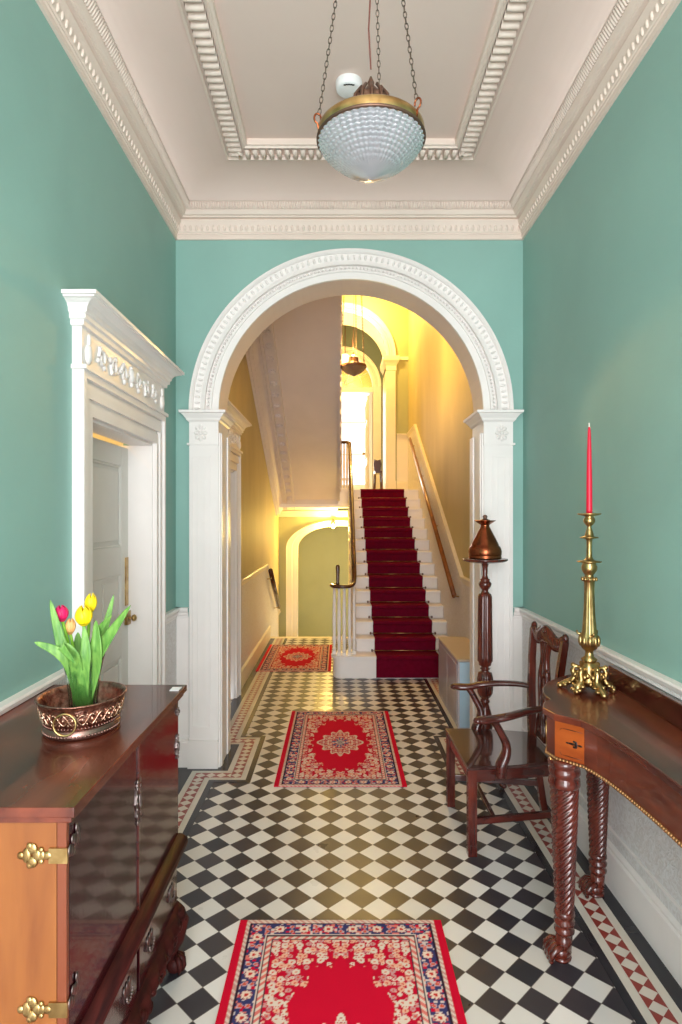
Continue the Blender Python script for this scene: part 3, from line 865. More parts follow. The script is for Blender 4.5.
# ---------------------------------------------------------------- upper flight seen from below
up = thing('upper_staircase', 'upper flight over the passage, its broad plaster underside sloping down away from us', 'staircase', (-.4, 8.4, 1.9))
SO = lambda y: 1.70+.545*(8.44-y)
w = MB(); X1 = .012
w.prism([(8.5, SO(8.5)), (EY, 1.62), (EY, 1.66), (8.34, 1.66+.02), (8.3, SO(8.3)+.12), (5.0, SO(5.0)+.12), (5.0, 3.62), (YB, 3.62), (YB, SO(5.0)-.0), (5.0, SO(5.0))], 'x', IL+.002, X1-.03)
w.build('soffit', M['soffit'], up)
w = MB()
w.prism([(8.36, SO(8.36)-.012), (8.34, 1.93), (8.2, 2.0), (5.0, SO(5.0)+.34), (YB, SO(5)+.34), (YB, SO(5.0)-.012), (5.0, SO(5.0)-.012)], 'x', X1-.035, X1)
w.build('outer_string', M['soffit'], up)
w = MB()
for k in range(17):
    y = 8.24-.2*k; z = 1.90+.112*(k+1)
    if y < 4.9: break
    w.box(IL+.002, X1-.036, y-.2, y, SO(y-.2)+.125, SO(y)+.27)
w.build('treads', M['white'], up)
w = MB()
for k in range(17):
    y = 8.24-.2*k; z = SO(y)+.06
    if y < 4.9: break
    w.prism([(y, z+.10), (y-.15, z+.17), (y-.16, z+.12), (y-.10, z+.08), (y-.09, z+.03), (y-.03, z-.0), (y, z+.02)], 'x', X1, X1+.016)
w.build('tread_bracket', M['soffit'], up)
w = MB()                         # cornice following the slope at the wall
sp = [lambda p, q, y=y: (IL+.002+p, y, SO(y)+q) for y in (8.5, YB+.9)]
w.sweep(sp, [(0,-.125),(.025,-.12),(.027,-.095),(.033,-.095),(.035,-.105),(.06,-.095),(.062,-.070),(.070,-.068),(.10,-.035),(.118,-.028),(.12,-.045),(.135,-.048),(.137,-.030),(.143,-.030),(.145,-.048),(.165,-.048),(.168,-.010),(.250,-.010),(.253,-.042),(.275,-.042),(.28,0)])
y = 5.0
sl = Matrix.Rotation(-math.atan(.545), 3, 'X')
while y < 8.45:
    c = (IL+.212, y, SO(y)-.014)
    w.ell(c, (.022,.022,.022), seg=12, rings=6, rot=sl)
    for k in range(6):
        a = 2*pi*k/6; p = sl @ Vector((.026*cos(a), .026*sin(a), -.004)); w.ell((c[0]+p.x, c[1]+p.y, c[2]+p.z), (.011,.011,.014), seg=6, rings=4)
    y += .155
w.build('cornice', M['soffit'], up)
# balustrade of the upper flight
w = MB(); ur = lambda y: SO(y)+.34+.66
w.tube([(X1-.02, 8.30, ur(8.3)), (X1-.02, 5.0, ur(5.0))], .024, 10); w.build('handrail', M['rail_dark'], up)
y = 8.2; b0 = baluster(X1-.02, 8.2, SO(8.2)+.30, ur(8.2)).build('baluster', M['white'], up)
for k in range(1, 32):
    y = 8.2-.1*k; c = b0.copy(); c.location = (0, -.1*k, .0545*k); COL.objects.link(c)

# ---------------------------------------------------------------- pendants
def chain(p0, p1, L=.0155, r=.0042, wr=.0013):
    w = MB(); a = Vector(p0); b = Vector(p1); d = b-a; n = max(2, int(d.length/L)); dn = d.normalized()
    u = dn.cross(Vector((0,0,1)) if abs(dn.z) < .9 else Vector((1,0,0))).normalized(); v = dn.cross(u)
    for i in range(n):
        c = a+d*((i+.5)/n); s_ = u if i % 2 else v; hl = d.length/n*.5+wr*1.6
        pts = []
        for k in range(8):
            t = 2*pi*k/8; pts.append(tuple(c+dn*(hl*cos(t))+s_*(r*sin(t))))
        w.tube(pts, wr, 4, closed=True)
    return w
def pendant(x, y, zr, R, ztop, depth, label, cone=1.0, glow=False):
    t = thing('pendant_light', label, 'ceiling light', (x, y, ztop))
    ks = R/.1455
    # glass bowl with cut facets
    prof = []
    for i in range(25):
        u = i/24
        rr = R*.955*sqrt(max(0, 1-u**2.3)); rr = R*.955*(1-u**2.2)**.62
        prof.append((max(rr, .002), -depth*u))
    NS = 96
    def rf(r, th, z):
        k = abs(sin(NS/4*th)); return r*(1+.020*k)
    w = MB()
    prof2 = []
    fine = 112
    for i in range(fine+1):
        u = i/fine
        rr = R*.955*(max(0, 1-u**1.55))**.80
        g = .034*abs(sin(u*pi*14)) if u < .80 else 0
        prof2.append((max(rr*(1+g), .001), -depth*u))
    def rf2(r, th, z):
        u = -z/depth; a = .040 if u < .80 else .010
        return r*(1+a*abs(sin(22*th)))
    w.lathe(prof2, (x, y, zr), 264, rf=rf2, caps=False)
    inner = [(r*.965, z*.965) for r, z in prof2[::3]][::-1]
    w.lathe(inner, (x, y, zr), 64, caps=False)
    w.build('glass_bowl', M['cut'] if not glow else mat('smoked_glass', (120, 98, 84), .2, trans=.3), t)
    w = MB()
    w.lathe([(R*.93,-.004*ks),(R*.985,-.010*ks),(R,-.004*ks),(R*1.01,.010*ks),(R,.020*ks),(R*.975,.024*ks),(R*.95,.016*ks),(R*.93,-.004*ks)], (x, y, zr), 72, caps=False)
    w.build('rim', M['brass'] if not glow else M['bronze'], t)
    w = MB(); w.tube([(x+R*1.0*cos(2*pi*k/60), y+R*1.0*sin(2*pi*k/60), zr-.006*ks) for k in range(60)], .0045*ks, 8, closed=True); w.build('rim_band', M['bronze'], t)
    # crown over the bulb
    w = MB()
    def rc(r, th, z): return r*(1+.06*cos(12*th))
    w.lathe([(.062*ks,.0),(.062*ks,.03*ks),(.052*ks,.06*ks),(.044*ks,.080*ks),(.047*ks,.086*ks),(.034*ks,.092*ks),(.024*ks,.104*ks),(.014*ks,.116*ks),(.007*ks,.126*ks),(.009*ks,.132*ks),(.002*ks,.150*ks)], (x, y, zr+.02*ks), 48, rf=rc)
    for k in range(3):
        a = 2*pi*k/3+.6; w.tube([(x+.05*ks*cos(a), y+.05*ks*sin(a), zr+.03*ks), (x+R*.96*cos(a), y+R*.96*sin(a), zr+.012*ks)], .003*ks, 6)
    for k in range(12):
        a = 2*pi*k/12; w.tube([(x+.056*ks*cos(a), y+.056*ks*sin(a), zr+.060*ks), (x+.050*ks*cos(a), y+.050*ks*sin(a), zr+.105*ks), (x+.030*ks*cos(a), y+.030*ks*sin(a), zr+.132*ks)], .005*ks, 6)
    w.build('crown', M['bronze'], t)
    for deg in (-38, 192, 75):
        a = radians(deg); hx, hy = x+R*1.02*cos(a), y+R*1.02*sin(a)
        w = MB(); pts = []
        for k in range(15):
            q = -pi*.5+k*pi*1.6/14
            rr = .013*ks
            pts.append((hx+(rr*cos(q))*cos(a)*.7, hy+(rr*cos(q))*sin(a)*.7, zr+.022*ks+rr+rr*sin(q)))
        w.tube([(hx-.004*cos(a), hy-.004*sin(a), zr-.002)]+pts, .0026*ks, 6); w.build('hook', M['copper'], t)
        L = ztop-zr; tx, ty = x+.012*cos(a), y+.012*sin(a)
        chain((hx-.004*cos(a)*ks, hy-.004*sin(a)*ks, zr+.045*ks), (tx, ty, ztop-.03), .0165*ks, .0045*ks*(1.6 if glow else 1), .0014*ks*(2.2 if glow else 1)).build('chain', M['chain'], t)
    w = MB(); w.tube([(x, y, zr+.19*ks), (x-.006, y, zr+.30*ks), (x+.004, y, zr+.5*ks), (x-.004, y, ztop-.3), (x, y, ztop-.02)], .0022*ks, 6); w.build('cord', M['cord'], t)
    w = MB(); w.lathe([(.045,0),(.05,-.008),(.04,-.02),(.015,-.03),(.004,-.045)][::-1], (x, y, ztop), 24); w.build('ceiling_rose', M['bronze'], t)
    return t
pendant(.086, 1.645, 2.526, .143, 3.49, .112, 'large brass-rimmed cut glass bowl pendant hanging on chains in the front hall')
pendant(.145, 6.1, 3.02, .128, ZT, .095, 'small dark pendant lantern hanging over the stairs beyond the arch', glow=True)
sd = thing('smoke_alarm', 'round white smoke alarm on the ceiling beside the glass pendant', 'smoke alarm', (.045, 2.78, 3.49))
w = MB(); w.lathe([(.048,-.04),(.056,-.036),(.060,-.02),(.061,0)], (.045, 2.78, 3.49), 40); w.build('housing', M['plastic'], sd, bevel=.002)
w = MB()
for k in range(5):
    a = radians(50+20*k); w.box(.045+.030*cos(a)-.005, .045+.030*cos(a)+.005, 2.75-.014*sin(a)-.003, 2.75-.014*sin(a)+.003, 3.448, 3.4515)
w.build('vent_slot', M['slot'], sd)
bl = thing('globe_lamp', 'small glowing globe lamp at the top of the passage end arch', 'lamp', (-.085, 8.82, 1.45))
w = MB(); w.ell((-.085, 8.82, 1.395), (.032,.032,.032)); w.build('globe', M['glow'], bl)
w = MB(); w.lathe([(.018,-.025),(.03,-.0),(.03,.01)], (-.085, 8.82, 1.445), 16); w.tube([(-.085, 8.82, 1.45), (-.085, 8.82, 1.49), (-.085, 8.87, 1.50)], .008, 8); w.build('holder', M['bronze'], bl)
bl = thing('globe_lamp', 'glowing globe lamp hanging high in the lobby behind the small pendant', 'lamp', (.11, 10.9, ZT-.3))
w = MB(); w.ell((.11, 10.9, 4.35), (.10,.10,.10)); w.build('globe', M['glow'], bl)
w = MB(); w.tube([(.11, 10.9, 4.44), (.11, 10.9, ZT-.3)], .008, 8); w.lathe([(.05,0),(.05,.03)], (.11, 10.9, ZT-.335), 16); w.build('rod', M['bronze'], bl)

# ---------------------------------------------------------------- rugs
def hsh(i, j, k=0):
    x = sin(i*127.1+j*311.7+k*74.7)*43758.5453
    return x-math.floor(x)
RW, RL = .745, 1.33
def rugcol(u, v):
    red = (206, 12, 48); cream = (226, 206, 190); navy = (56, 58, 104); pink = (222, 120, 110); org = (214, 92, 60); dk = (50, 30, 48)
    au, av = abs(u), abs(v)
    if au > RW/2-.028: return red
    e = min(RW/2-.028-au, RL/2-.004-av)
    if e < .014:
        s = int((u+v*1.0)*90) % 2; return cream if s else (206, 150, 140)
    if e < .019: return dk
    if e < .075:
        # main border with rosettes
        if RW/2-.028-au < RL/2-.004-av: t = v; c = e-.047
        else: t = u; c = e-.047
        P = .088; tt = (t/P-.5)-math.floor(t/P-.5+.5)
        d = sqrt((tt*P)**2+c*c)
        if d < .0065: return (206, 60, 50)
        if d < .0165*(1+.15*cos(8*math.atan2(c, tt*P+1e-6))): return (232, 208, 188)
        if d < .0195: return (150, 70, 90)
        t2 = abs(abs(tt)-.5)*P
        d2 = sqrt((t2)**2+(abs(c)-.012)**2)
        if d2 < .006: return org
        if d2 < .009: return (196, 160, 170)
        i, j = int(math.floor(u/.011)), int(math.floor(v/.011)); h = hsh(i, j)
        if h > .84: return (214, 196, 190)
        if h > .72: return pink
        if h > .60: return red
        return navy
    if e < .080: return cream
    if e < .085: return dk
    if e < .100:
        return cream if int((au+av)*70) % 2 else pink
    if e < .105: return dk
    # field
    th = math.atan2(v/.40, u/.20)
    q = (abs(u/.185)**2.3+abs(v/.45)**2.3)**(1/2.3)
    wob = 1+.045*cos(16*th)+.03*cos(28*th)
    md = sqrt((u/.13)**2+(v/.20)**2); mw = 1+.12*cos(12*th)+.08*cos(4*th)
    def floral(dens, s=.021):
        best = 9; bi = None
        i0, j0 = math.floor(au/s), math.floor(av/s)
        for i in (i0-1, i0, i0+1):
            for j in (j0-1, j0, j0+1):
                if hsh(i, j, 3) > dens: continue
                cx = (i+.5+.5*(hsh(i, j)-.5))*s; cy = (j+.5+.5*(hsh(i, j, 1)-.5))*s
                dd = sqrt((au-cx)**2+(av-cy)**2)
                if dd < best: best = dd; bi = (i, j)
        if bi is None: return None
        if best < s*.15: return (214, 90, 70)
        g = hsh(*bi, 6)
        if best < s*(.34+.2*g): return cream if g > .55 else ((232, 176, 150) if g > .25 else (206, 150, 150))
        return None
    if md < mw:
        if md < .22*mw: return navy if int(md*60) % 2 else cream
        if md < .42*mw and int((th+pi)*3.2) % 2: return (92, 98, 138)
        if .92*mw < md: return cream
        return floral(.95, .017) or (188, 40, 66)
    if q < wob: return red
    return floral(.66 if q < 1.2 else .8, .026) or floral(.45, .015) or (198, 14, 48)
def rug_mesh():
    s = .0042; nx = int(RW/s); ny = int(RL/s)
    vs = []; cols = []
    for j in range(ny+1):
        for i in range(nx+1):
            u = -RW/2+RW*i/nx; v = -RL/2+RL*j/ny
            vs.append((u, v, .008)); cols.append(rugcol(u, v))
    fs = []
    for j in range(ny):
        for i in range(nx):
            a = j*(nx+1)+i; fs.append((a, a+1, a+nx+2, a+nx+1))
    n = len(vs); ring = [i for i in range(nx+1)]+[j*(nx+1)+nx for j in range(1, ny+1)]+[ny*(nx+1)+i for i in range(nx-1, -1, -1)]+[j*(nx+1) for j in range(ny-1, 0, -1)]
    for k in ring: vs.append((vs[k][0], vs[k][1], .0018)); cols.append((190, 14, 46))
    R_ = len(ring)
    for k in range(R_): fs.append((ring[(k+1) % R_], ring[k], n+k, n+(k+1) % R_))
    fs.append(tuple(n+k for k in range(R_)))
    me = bpy.data.meshes.new('rug'); me.from_pydata(vs, [], fs)
    ca = me.color_attributes.new('weave', 'FLOAT_COLOR', 'POINT')
    buf = []
    cache = {}
    for c in cols:
        if c not in cache: cache[c] = (*lin(c), 1.0)
        buf += cache[c]
    ca.data.foreach_set('color', buf)
    me.materials.append(M['rug']); me.update(); return me
rme = rug_mesh()
for (x, y, rz, lab) in ((.006, 2.27-RL/2, 0, 'red floral rug with navy border in the foreground, cut by the picture edge'),
                    (.008, 4.075, 0, 'red medallion rug lying on the tiles in the archway, before the stairs'),
                    (-.450, 6.62, 0, 'orange-lit red medallion rug left of the stair foot in the passage')):
    o = bpy.data.objects.new('rug', rme); COL.objects.link(o); o.location = (x, y, 0); o.rotation_euler.z = rz
    if y > 6: o.scale = (.99, .94, 1)
    tag(o, lab, 'rug', 'red patterned rugs down the hall')

# ---------------------------------------------------------------- sideboard on the left
sb = thing('sideboard', 'dark mahogany sideboard with orange wooden end and brass mounts, against the left wall', 'sideboard', (-.75, 1.62, 0))
BX0, BX1, BY0, BY1 = -.955, -.538, 1.205, 2.045
w = MB(); w.box(BX0+.02, BX1-.014, BY0+.01, BY1-.0, .41, .905); w.build('carcass', M['mahog'], sb)
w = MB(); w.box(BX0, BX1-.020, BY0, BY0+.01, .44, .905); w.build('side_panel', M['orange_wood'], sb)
w = MB(); w.box(BX1-.018, BX1, BY0-.001, BY0+.01, .44, .905); w.build('corner_stile', mat('red_brown_stile', (120, 60, 36), .35, coat=.1), sb)
w = MB()
tp = [(BX0-.02, 0), (BX1+.012, 0)]
w.box(BX0-.02, BX1+.014, BY0-.012, BY1+.012, .905, .918); w.box(BX0-.02, BX1+.024, BY0-.022, BY1+.018, .920, .940)
w.box(BX0-.02, BX1+.018, BY0-.016, BY1+.014, .917, .921)
w.build('top', M['mahog_top'], sb, bevel=.004)
mid = (BY0+BY1)/2+.01
for (a, b, sgn) in ((BY0+.011, mid-.003, 1), (mid+.003, BY1-.003, -1)):
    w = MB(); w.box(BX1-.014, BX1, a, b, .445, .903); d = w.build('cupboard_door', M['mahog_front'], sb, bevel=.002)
w = MB(); w.box(BX1-.002, BX1+.004, mid-.006, mid+.004, .455, .90); w.build('meeting_stile', M['mahog_x'], sb)
# brass strap hinges on the end, silvered plates on the front
def fret(cx, cz, face, y=None, x=None, s=1.0):
    """pierced plate made of lobes; face 'y' (on the near end) or 'x' (on the front)"""
    w = MB(); lob = [(-.052,0,.008,.008),(-.040,.0,.010,.016),(-.028,.014,.011,.012),(-.028,-.014,.011,.012),(-.018,.0,.010,.012),(-.034,.020,.007,.007),(-.034,-.020,.007,.007),(-.008,.0,.008,.011),(-.010,.012,.006,.006),(-.010,-.012,.006,.006),(.004,0,.010,.009)]
    for (u, v, a, b) in lob:
        if face == 'y': w.ell((cx+u*s, y, cz+v*s), (a*s,.0035,b*s), seg=10, rings=6)
        else: w.ell((x, cx+v*s*.8, cz+u*s), (.0035,b*s*.8,a*s), seg=10, rings=6)
    return w
for zz in (.836, .532):
    w = fret(BX1-.040, zz-.0, 'y', y=BY0-.002, s=.95)
    w.box(BX1-.034, BX1+.003, BY0-.004, BY0+.002, zz-.015, zz+.015)
    w.build('hinge', M['brass'], sb)
    w = MB()
    for (u, v, a, b) in ((.010,0,.010,.013),(.022,.012,.008,.010),(.022,-.012,.008,.010),(.034,0,.010,.014),(.040,.018,.006,.010),(.046,-.002,.006,.018)):
        w.ell((BX1+.003, BY0+u, zz+v+u*.4), (.003,a,b), seg=10, rings=6)
    w.build('hinge_leaf', M['steel'], sb)
def plate(y, z, h, w_, nm='lock_plate', ring=True):
    w = MB(); out = []
    for k in range(72):
        a = 2*pi*k/72; r = 1-.16*abs(sin(5*a))-.10*abs(sin(2*a))
        out.append((y+w_*.62*r*cos(a), z+h*.5*r*sin(a)))
    w.prism(out, 'x', BX1, BX1+.003)
    for k in range(7):
        q = -1+2*k/6
        for sg in (-1, 1): w.ell((BX1+.003, y+sg*w_*.36*(1-.3*abs(q)), z+q*h*.40), (.003,w_*.13,h*.055), seg=8, rings=5)
    if ring: w.tube([(BX1+.006, y+.006*cos(2*pi*k/12), z+h*.16*sin(2*pi*k/12)) for k in range(12)], .0022, 6, closed=True)
    return w
plate(mid-.002, .745, .135, .04).build('lock_plate', M['steel'], sb)
plate(BY1-.02, .745, .09, .022).build('lock_plate', M['steel'], sb)
plate(BY1-.016, .86, .03, .018).build('hinge_leaf', M['steel'], sb)
# waist moulding
w = MB()
wp = [(0,.385),(.018,.388),(.030,.398),(.036,.412),(.034,.426),(.022,.438),(.010,.446),(0,.448)]
w.sweep([lambda p, q: (BX0, BY0-p*.6, q), lambda p, q: (BX1+p*.8, BY0-p*.6, q), lambda p, q: (BX1+p*.8, BY1+p*.4, q), lambda p, q: (BX0, BY1+p*.4, q)], wp, smooth=True)
w.build('waist_moulding', M['mahog_dark'], sb)
w = MB(); w.box(BX0, BX1-.012, BY0, BY1, .18, .41); w.build('stand', M['mahog'], sb)
for (a, b) in ((BY0+.02, mid-.01), (mid+.01, BY1-.02)):
    w = MB(); w.box(BX1-.012, BX1+.0, a, b, .225, .38); dr = w.build('drawer', M['mahog_front'], sb, bevel=.002)
    for t in (.22, .8):
        yy = a+(b-a)*t; h = MB()
        for k in range(9):
            q = pi*k/8; h.ell((BX1+.008, yy+.020*cos(q), .30-.018*sin(q)), (.004,.004,.004), seg=8, rings=5)
        h.box(BX1, BX1+.003, yy-.022, yy+.022, .288, .318)
        for s_ in (-1, 0, 1): h.ell((BX1+.002, yy+s_*.018, .316), (.003,.010,.013), seg=8, rings=5)
        h.build('drawer_handle', M['steel'], dr)
# carved apron
w = MB(); n = 56; vs = []; fs = []; mz = 9
for i in range(n+1):
    y = BY0+.0+(BY1-BY0)*i/n; t = i/n
    bot = .125+.035*sin(pi*((t*4) % 1))
    for k in range(mz+1):
        u = k/mz; z = .222+(bot-.222)*u
        bulge = .030*sin(pi*min(1, u*1.05))+.007*sin(t*70+u*6)*sin(pi*u)
        vs.append((BX1-.004+bulge, y, z))
for i in range(n):
    for k in range(mz): a = i*(mz+1)+k; fs.append((a, a+1, a+mz+2, a+mz+1))
w.add(vs, fs, None, True)
w.box(BX1-.02, BX1-.003, BY0, BY1, .15, .222)
for i in range(26):
    y = BY0+.03+i*.031
    w.ell((BX1+.020, y, .175+.012*sin(i*1.7)), (.010,.018,.010), seg=8, rings=5, rot=Matrix.Rotation(.6*(-1)**i, 3, 'X'))
w.build('carved_apron', M['mahog_dark'], sb)
def cabriole(x, y, sx, sy):
    w = MB()
    w.tube([(x, y, .20), (x+.018*sx, y+.012*sy, .16), (x+.016*sx, y+.010*sy, .11), (x+.002*sx, y, .07), (x+.006*sx, y+.002*sy, .045)], [.04, .042, .030, .019, .018], 12)
    w.ell((x+.014*sx, y+.004*sy, .0285), (.028,.028,.028))
    for k in range(4):
        a = math.atan2(sy*.4, sx)+(k-1.5)*.75
        c = (x+.014*sx, y+.004*sy)
        w.tube([(c[0]+.008*cos(a), c[1]+.008*sin(a), .058), (c[0]+.028*cos(a), c[1]+.028*sin(a), .045), (c[0]+.032*cos(a), c[1]+.032*sin(a), .022), (c[0]+.026*cos(a), c[1]+.026*sin(a), .006)], [.010,.010,.007,.004], 8)
    return w
for (x, y, sx, sy) in ((BX1-.02, BY1-.03, 1, 1), (BX1-.02, BY0+.03, 1, -1), (BX0+.04, BY1-.03, -.3, 1), (BX0+.04, BY0+.03, -.3, -1)):
    cabriole(x, y, sx, sy).build('leg', M['mahog_dark'], sb)
w = MB(); w.box(-.552, -.522, 1.985, 2.025, .9405, .9425); tag(w.build('paper_card', M['paper']), 'tiny white card lying on the far corner of the sideboard', 'card')

# ---------------------------------------------------------------- copper bowl, vase, tulips
BC = (-.688, 1.635); TZ = .9405
bw = thing('copper_planter', 'oval chased copper bowl with ring handles, standing on the dark sideboard', 'bowl', (BC[0], BC[1], TZ))
sx_, sy_ = .92, 1.05
w = MB()
w.lathe([(.006,.024),(.094,.024),(.103,.034),(.109,.055),(.113,.075),(.115,.082),(.118,.086),(.121,.089),(.121,.092),(.116,.092),(.111,.085),(.109,.078),(.105,.052),(.098,.034),(.006,.032)], (BC[0], BC[1], TZ), 72, sx=sx_, sy=sy_, caps=False)
w.build('bowl', M['chased'], bw)
w = MB()
w.lathe([(.090,.0),(.099,.0),(.102,.005),(.102,.013),(.099,.021),(.096,.025),(.088,.027)], (BC[0], BC[1], TZ), 72, sx=sx_, sy=sy_)
for k in range(72):
    a = 2*pi*k/72
    w.ell((BC[0]+.1015*cos(a)*sx_, BC[1]+.1015*sin(a)*sy_, TZ+.010), (.0032,.0032,.0035), seg=6, rings=4)
    w.ell((BC[0]+.101*cos(a)*sx_, BC[1]+.101*sin(a)*sy_, TZ+.030), (.0028,.0028,.0030), seg=6, rings=4)
w.build('foot', mat('worn_pewter_copper', (160, 122, 112), .36, 1.0), bw)
w = MB()
for k in range(14):           # applied scroll relief around the side
    a0 = 2*pi*k/14
    pts = []
    for j in range(13):
        t = j/12; a = a0+t*2*pi/14; rr = .101+.010*(.5+.35*cos(2*pi*t))
        z = .055+.014*cos(2*pi*t)*(1 if k % 2 else -1)
        rr = .1035+(z-.034)*.24+.0015
        pts.append((BC[0]+rr*cos(a)*sx_, BC[1]+rr*sin(a)*sy_, TZ+z))
    w.tube(pts, .0016, 6)
    pts = []
    for j in range(13):
        t = j/12; a = a0+t*2*pi/14; z = .055-.013*cos(2*pi*t)*(1 if k % 2 else -1); rr = .1035+(z-.034)*.24+.0015
        pts.append((BC[0]+rr*cos(a)*sx_, BC[1]+rr*sin(a)*sy_, TZ+z))
    w.tube(pts, .0014, 6)
    for (da, zz, q1) in ((.0, .055, .005), (.5, .055, .0035), (.25, .068, .003), (.75, .042, .003), (.75, .068, .0025), (.25, .042, .0025)):
        a = a0+da*2*pi/14; rr = .1035+(zz-.034)*.24+.001
        w.ell((BC[0]+rr*cos(a)*sx_, BC[1]+rr*sin(a)*sy_, TZ+zz), (q1*.7, q1*.7, q1), seg=8, rings=5)
w.build('scroll_relief', mat('bright_copper_relief', (230, 190, 164), .3, 1.0), bw)
for a in (radians(275), radians(95)):
    c = Vector((BC[0]+.122*cos(a)*sx_, BC[1]+.122*sin(a)*sy_, TZ+.050)); u = Vector((-sin(a), cos(a), 0))
    w = MB(); w.tube([tuple(c+u*.027*cos(2*pi*k/28)+Vector((0,0,.027*sin(2*pi*k/28)))) for k in range(28)], .0030, 8, closed=True)
    w.build('ring_handle', M['brass'], bw)
VC = (BC[0]+.005, BC[1]-.005); VZ = TZ+.034
vs_ = thing('glass_vase', 'clear flared glass vase standing inside the copper bowl, holding tulips', 'vase', (VC[0], VC[1], VZ))
w = MB()
w.lathe([(.001,.0),(.032,.0),(.034,.006),(.036,.05),(.042,.11),(.051,.155),(.053,.160),(.0505,.159),(.0395,.11),(.0335,.05),(.031,.012),(.001,.010)], (VC[0], VC[1], VZ), 108, rf=lambda r, t, z: r*(1+.035*abs(cos(9*t))), caps=False)
w.build('vase_body', M['glass'], vs_)
def leaf_mb(w, pts, wd, tw=0.0, fold=.25):
    P = [Vector(p) for p in pts]; n = len(P)
    # refine
    Q = []
    N = 16
    for i in range(N+1):
        t = i/N*(n-1); k = min(int(t), n-2); f_ = t-k
        p0 = P[max(k-1,0)]; p1 = P[k]; p2 = P[k+1]; p3 = P[min(k+2,n-1)]
        Q.append(.5*((2*p1)+(-p0+p2)*f_+(2*p0-5*p1+4*p2-p3)*f_**2+(-p0+3*p1-3*p2+p3)*f_**3))
    vv = []; ff = []
    c0 = Vector((VC[0], VC[1], 0))
    for i, q in enumerate(Q):
        t = i/N; T_ = (Q[min(i+1,N)]-Q[max(i-1,0)]).normalized()
        vw = Vector((0,-1,.1)); sd_ = T_.cross(vw).normalized()
        sd_ = Matrix.Rotation(tw*t, 3, T_) @ sd_
        nn = sd_.cross(T_)
        h = wd*(sin(pi*min(1, t*.80+.20))**.7)*(1 if t < .98 else .2)
        for s_ in (-1, -.5, 0, .5, 1): vv.append(tuple(q+sd_*h*s_+nn*h*fold*(s_*s_)))
        for s_ in (-1, -.5, 0, .5, 1): vv.append(tuple(q+sd_*h*s_*.96+nn*(h*fold*(s_*s_)+.0012)))
    for i in range(N):
        for k in range(4):
            a = i*10+k; ff.append((a, a+1, a+11, a+10)); b = a+5; ff.append((b+1, b, b+10, b+11))
        ff.append((i*10, i*10+10, i*10+15, i*10+5)); ff.append((i*10+4, i*10+9, i*10+19, i*10+14))
    w.add(vv, ff, None, True)
def V_(px, py, d):       # point from a picture position at a depth
    return ((px-339)*d/610, d, 1.5-(py-519)*d/610)
def blossom(c, R, H, tilt=(0,0)):
    w = MB(); rot = Matrix.Rotation(tilt[0], 3, 'Y') @ Matrix.Rotation(tilt[1], 3, 'X')
    for ring in (0, 1):
        for k in range(3):
            a = 2*pi*k/3+ring*pi/3+.3
            vv = []; ff = []; NN = 8; K = 6
            for i in range(NN+1):
                t = i/NN; rr = R*(sin(pi*(t*.79+.14))**.75)*(1.0-.06*ring); z = H*t
                hw = 1.15*(1-(max(0, t-.35)/.65)**2.2)+.02
                for j in range(K+1):
                    b = a+hw*(j/K-.5)*1.25
                    p = rot @ Vector((rr*cos(b), rr*sin(b), z-.0*H)); vv.append((c[0]+p.x, c[1]+p.y, c[2]+p.z))
            for i in range(NN):
                for j in range(K): q = i*(K+1)+j; ff.append((q, q+1, q+K+2, q+K+1))
            w.add(vv, ff, None, True)
    w.ell(c, (R*.5, R*.5, H*.12))
    return w
def tulip(label, head, base, d, R, H, petal, leaves, tilt=(0,0)):
    hp = Vector(V_(*head, d)); bp = Vector((VC[0]+base[0], VC[1]+base[1], VZ+.014))
    t = thing('tulip', label, 'tulip', tuple(bp), 'tulips in the glass vase')
    w = MB(); m1 = Vector((VC[0]+base[0]*-.4+(hp.x-VC[0])*.35, VC[1]+base[1]*.2, VZ+.11))
    pts = []
    for k in range(13):
        u = k/12; pts.append(tuple((1-u)**2*bp+2*u*(1-u)*m1+u*u*hp))
    w.tube(pts, .0042, 8); w.build('stem', M['stem'], t)
    b = blossom(tuple(hp), R, H, tilt).build('blossom', petal, t); 
    sm = b.modifiers.new('s', 'SOLIDIFY'); sm.thickness = .0008
    for (pl, wd, tw) in leaves:
        w = MB(); P = [(VC[0]+base[0]*.6, VC[1]+base[1]*.6, VZ+.016)]+[V_(a, b_, d_) for (a, b_, d_) in pl]
        leaf_mb(w, P, wd*1.3, tw); w.build('leaf', M['leaf'], t)
    w = MB(); leaf_mb(w, [tuple(bp), tuple(bp+Vector((base[0]*.8, base[1], .07))), tuple(bp+Vector((base[0]*1.8+.004, base[1]*1.5, .135)))], .015, .8); w.build('leaf', M['leaf'], t)
tulip('tulip with magenta pink flower at the left of the vase', (62, 620), (-.008, -.004), 1.615, .0185, .040, M['tulip_pink'],
      [([(74, 668, 1.60), (62, 645, 1.58), (50, 599, 1.58)], .013, .5), ([(72, 668, 1.59), (58, 652, 1.57), (34, 642, 1.56)], .0125, .3)], (-.1, 0))
tulip('peach tulip bud half hidden between the pink and yellow flowers', (70, 633), (-.002, .012), 1.63, .014, .040, M['tulip_peach'],
      [([(78, 672, 1.585), (73, 655, 1.555), (62, 646, 1.54), (76, 664, 1.52)], .013, .2)], (.05, 0))
tulip('lower, fuller yellow tulip in the middle of the vase', (84, 624), (.006, -.010), 1.60, .0225, .050, M['tulip_yellow'],
      [([(84, 672, 1.58), (86, 650, 1.57), (84, 626, 1.58)], .012, .3), ([(95, 668, 1.60), (97, 645, 1.58), (96, 620, 1.59)], .014, -.2)], (.0, .1))
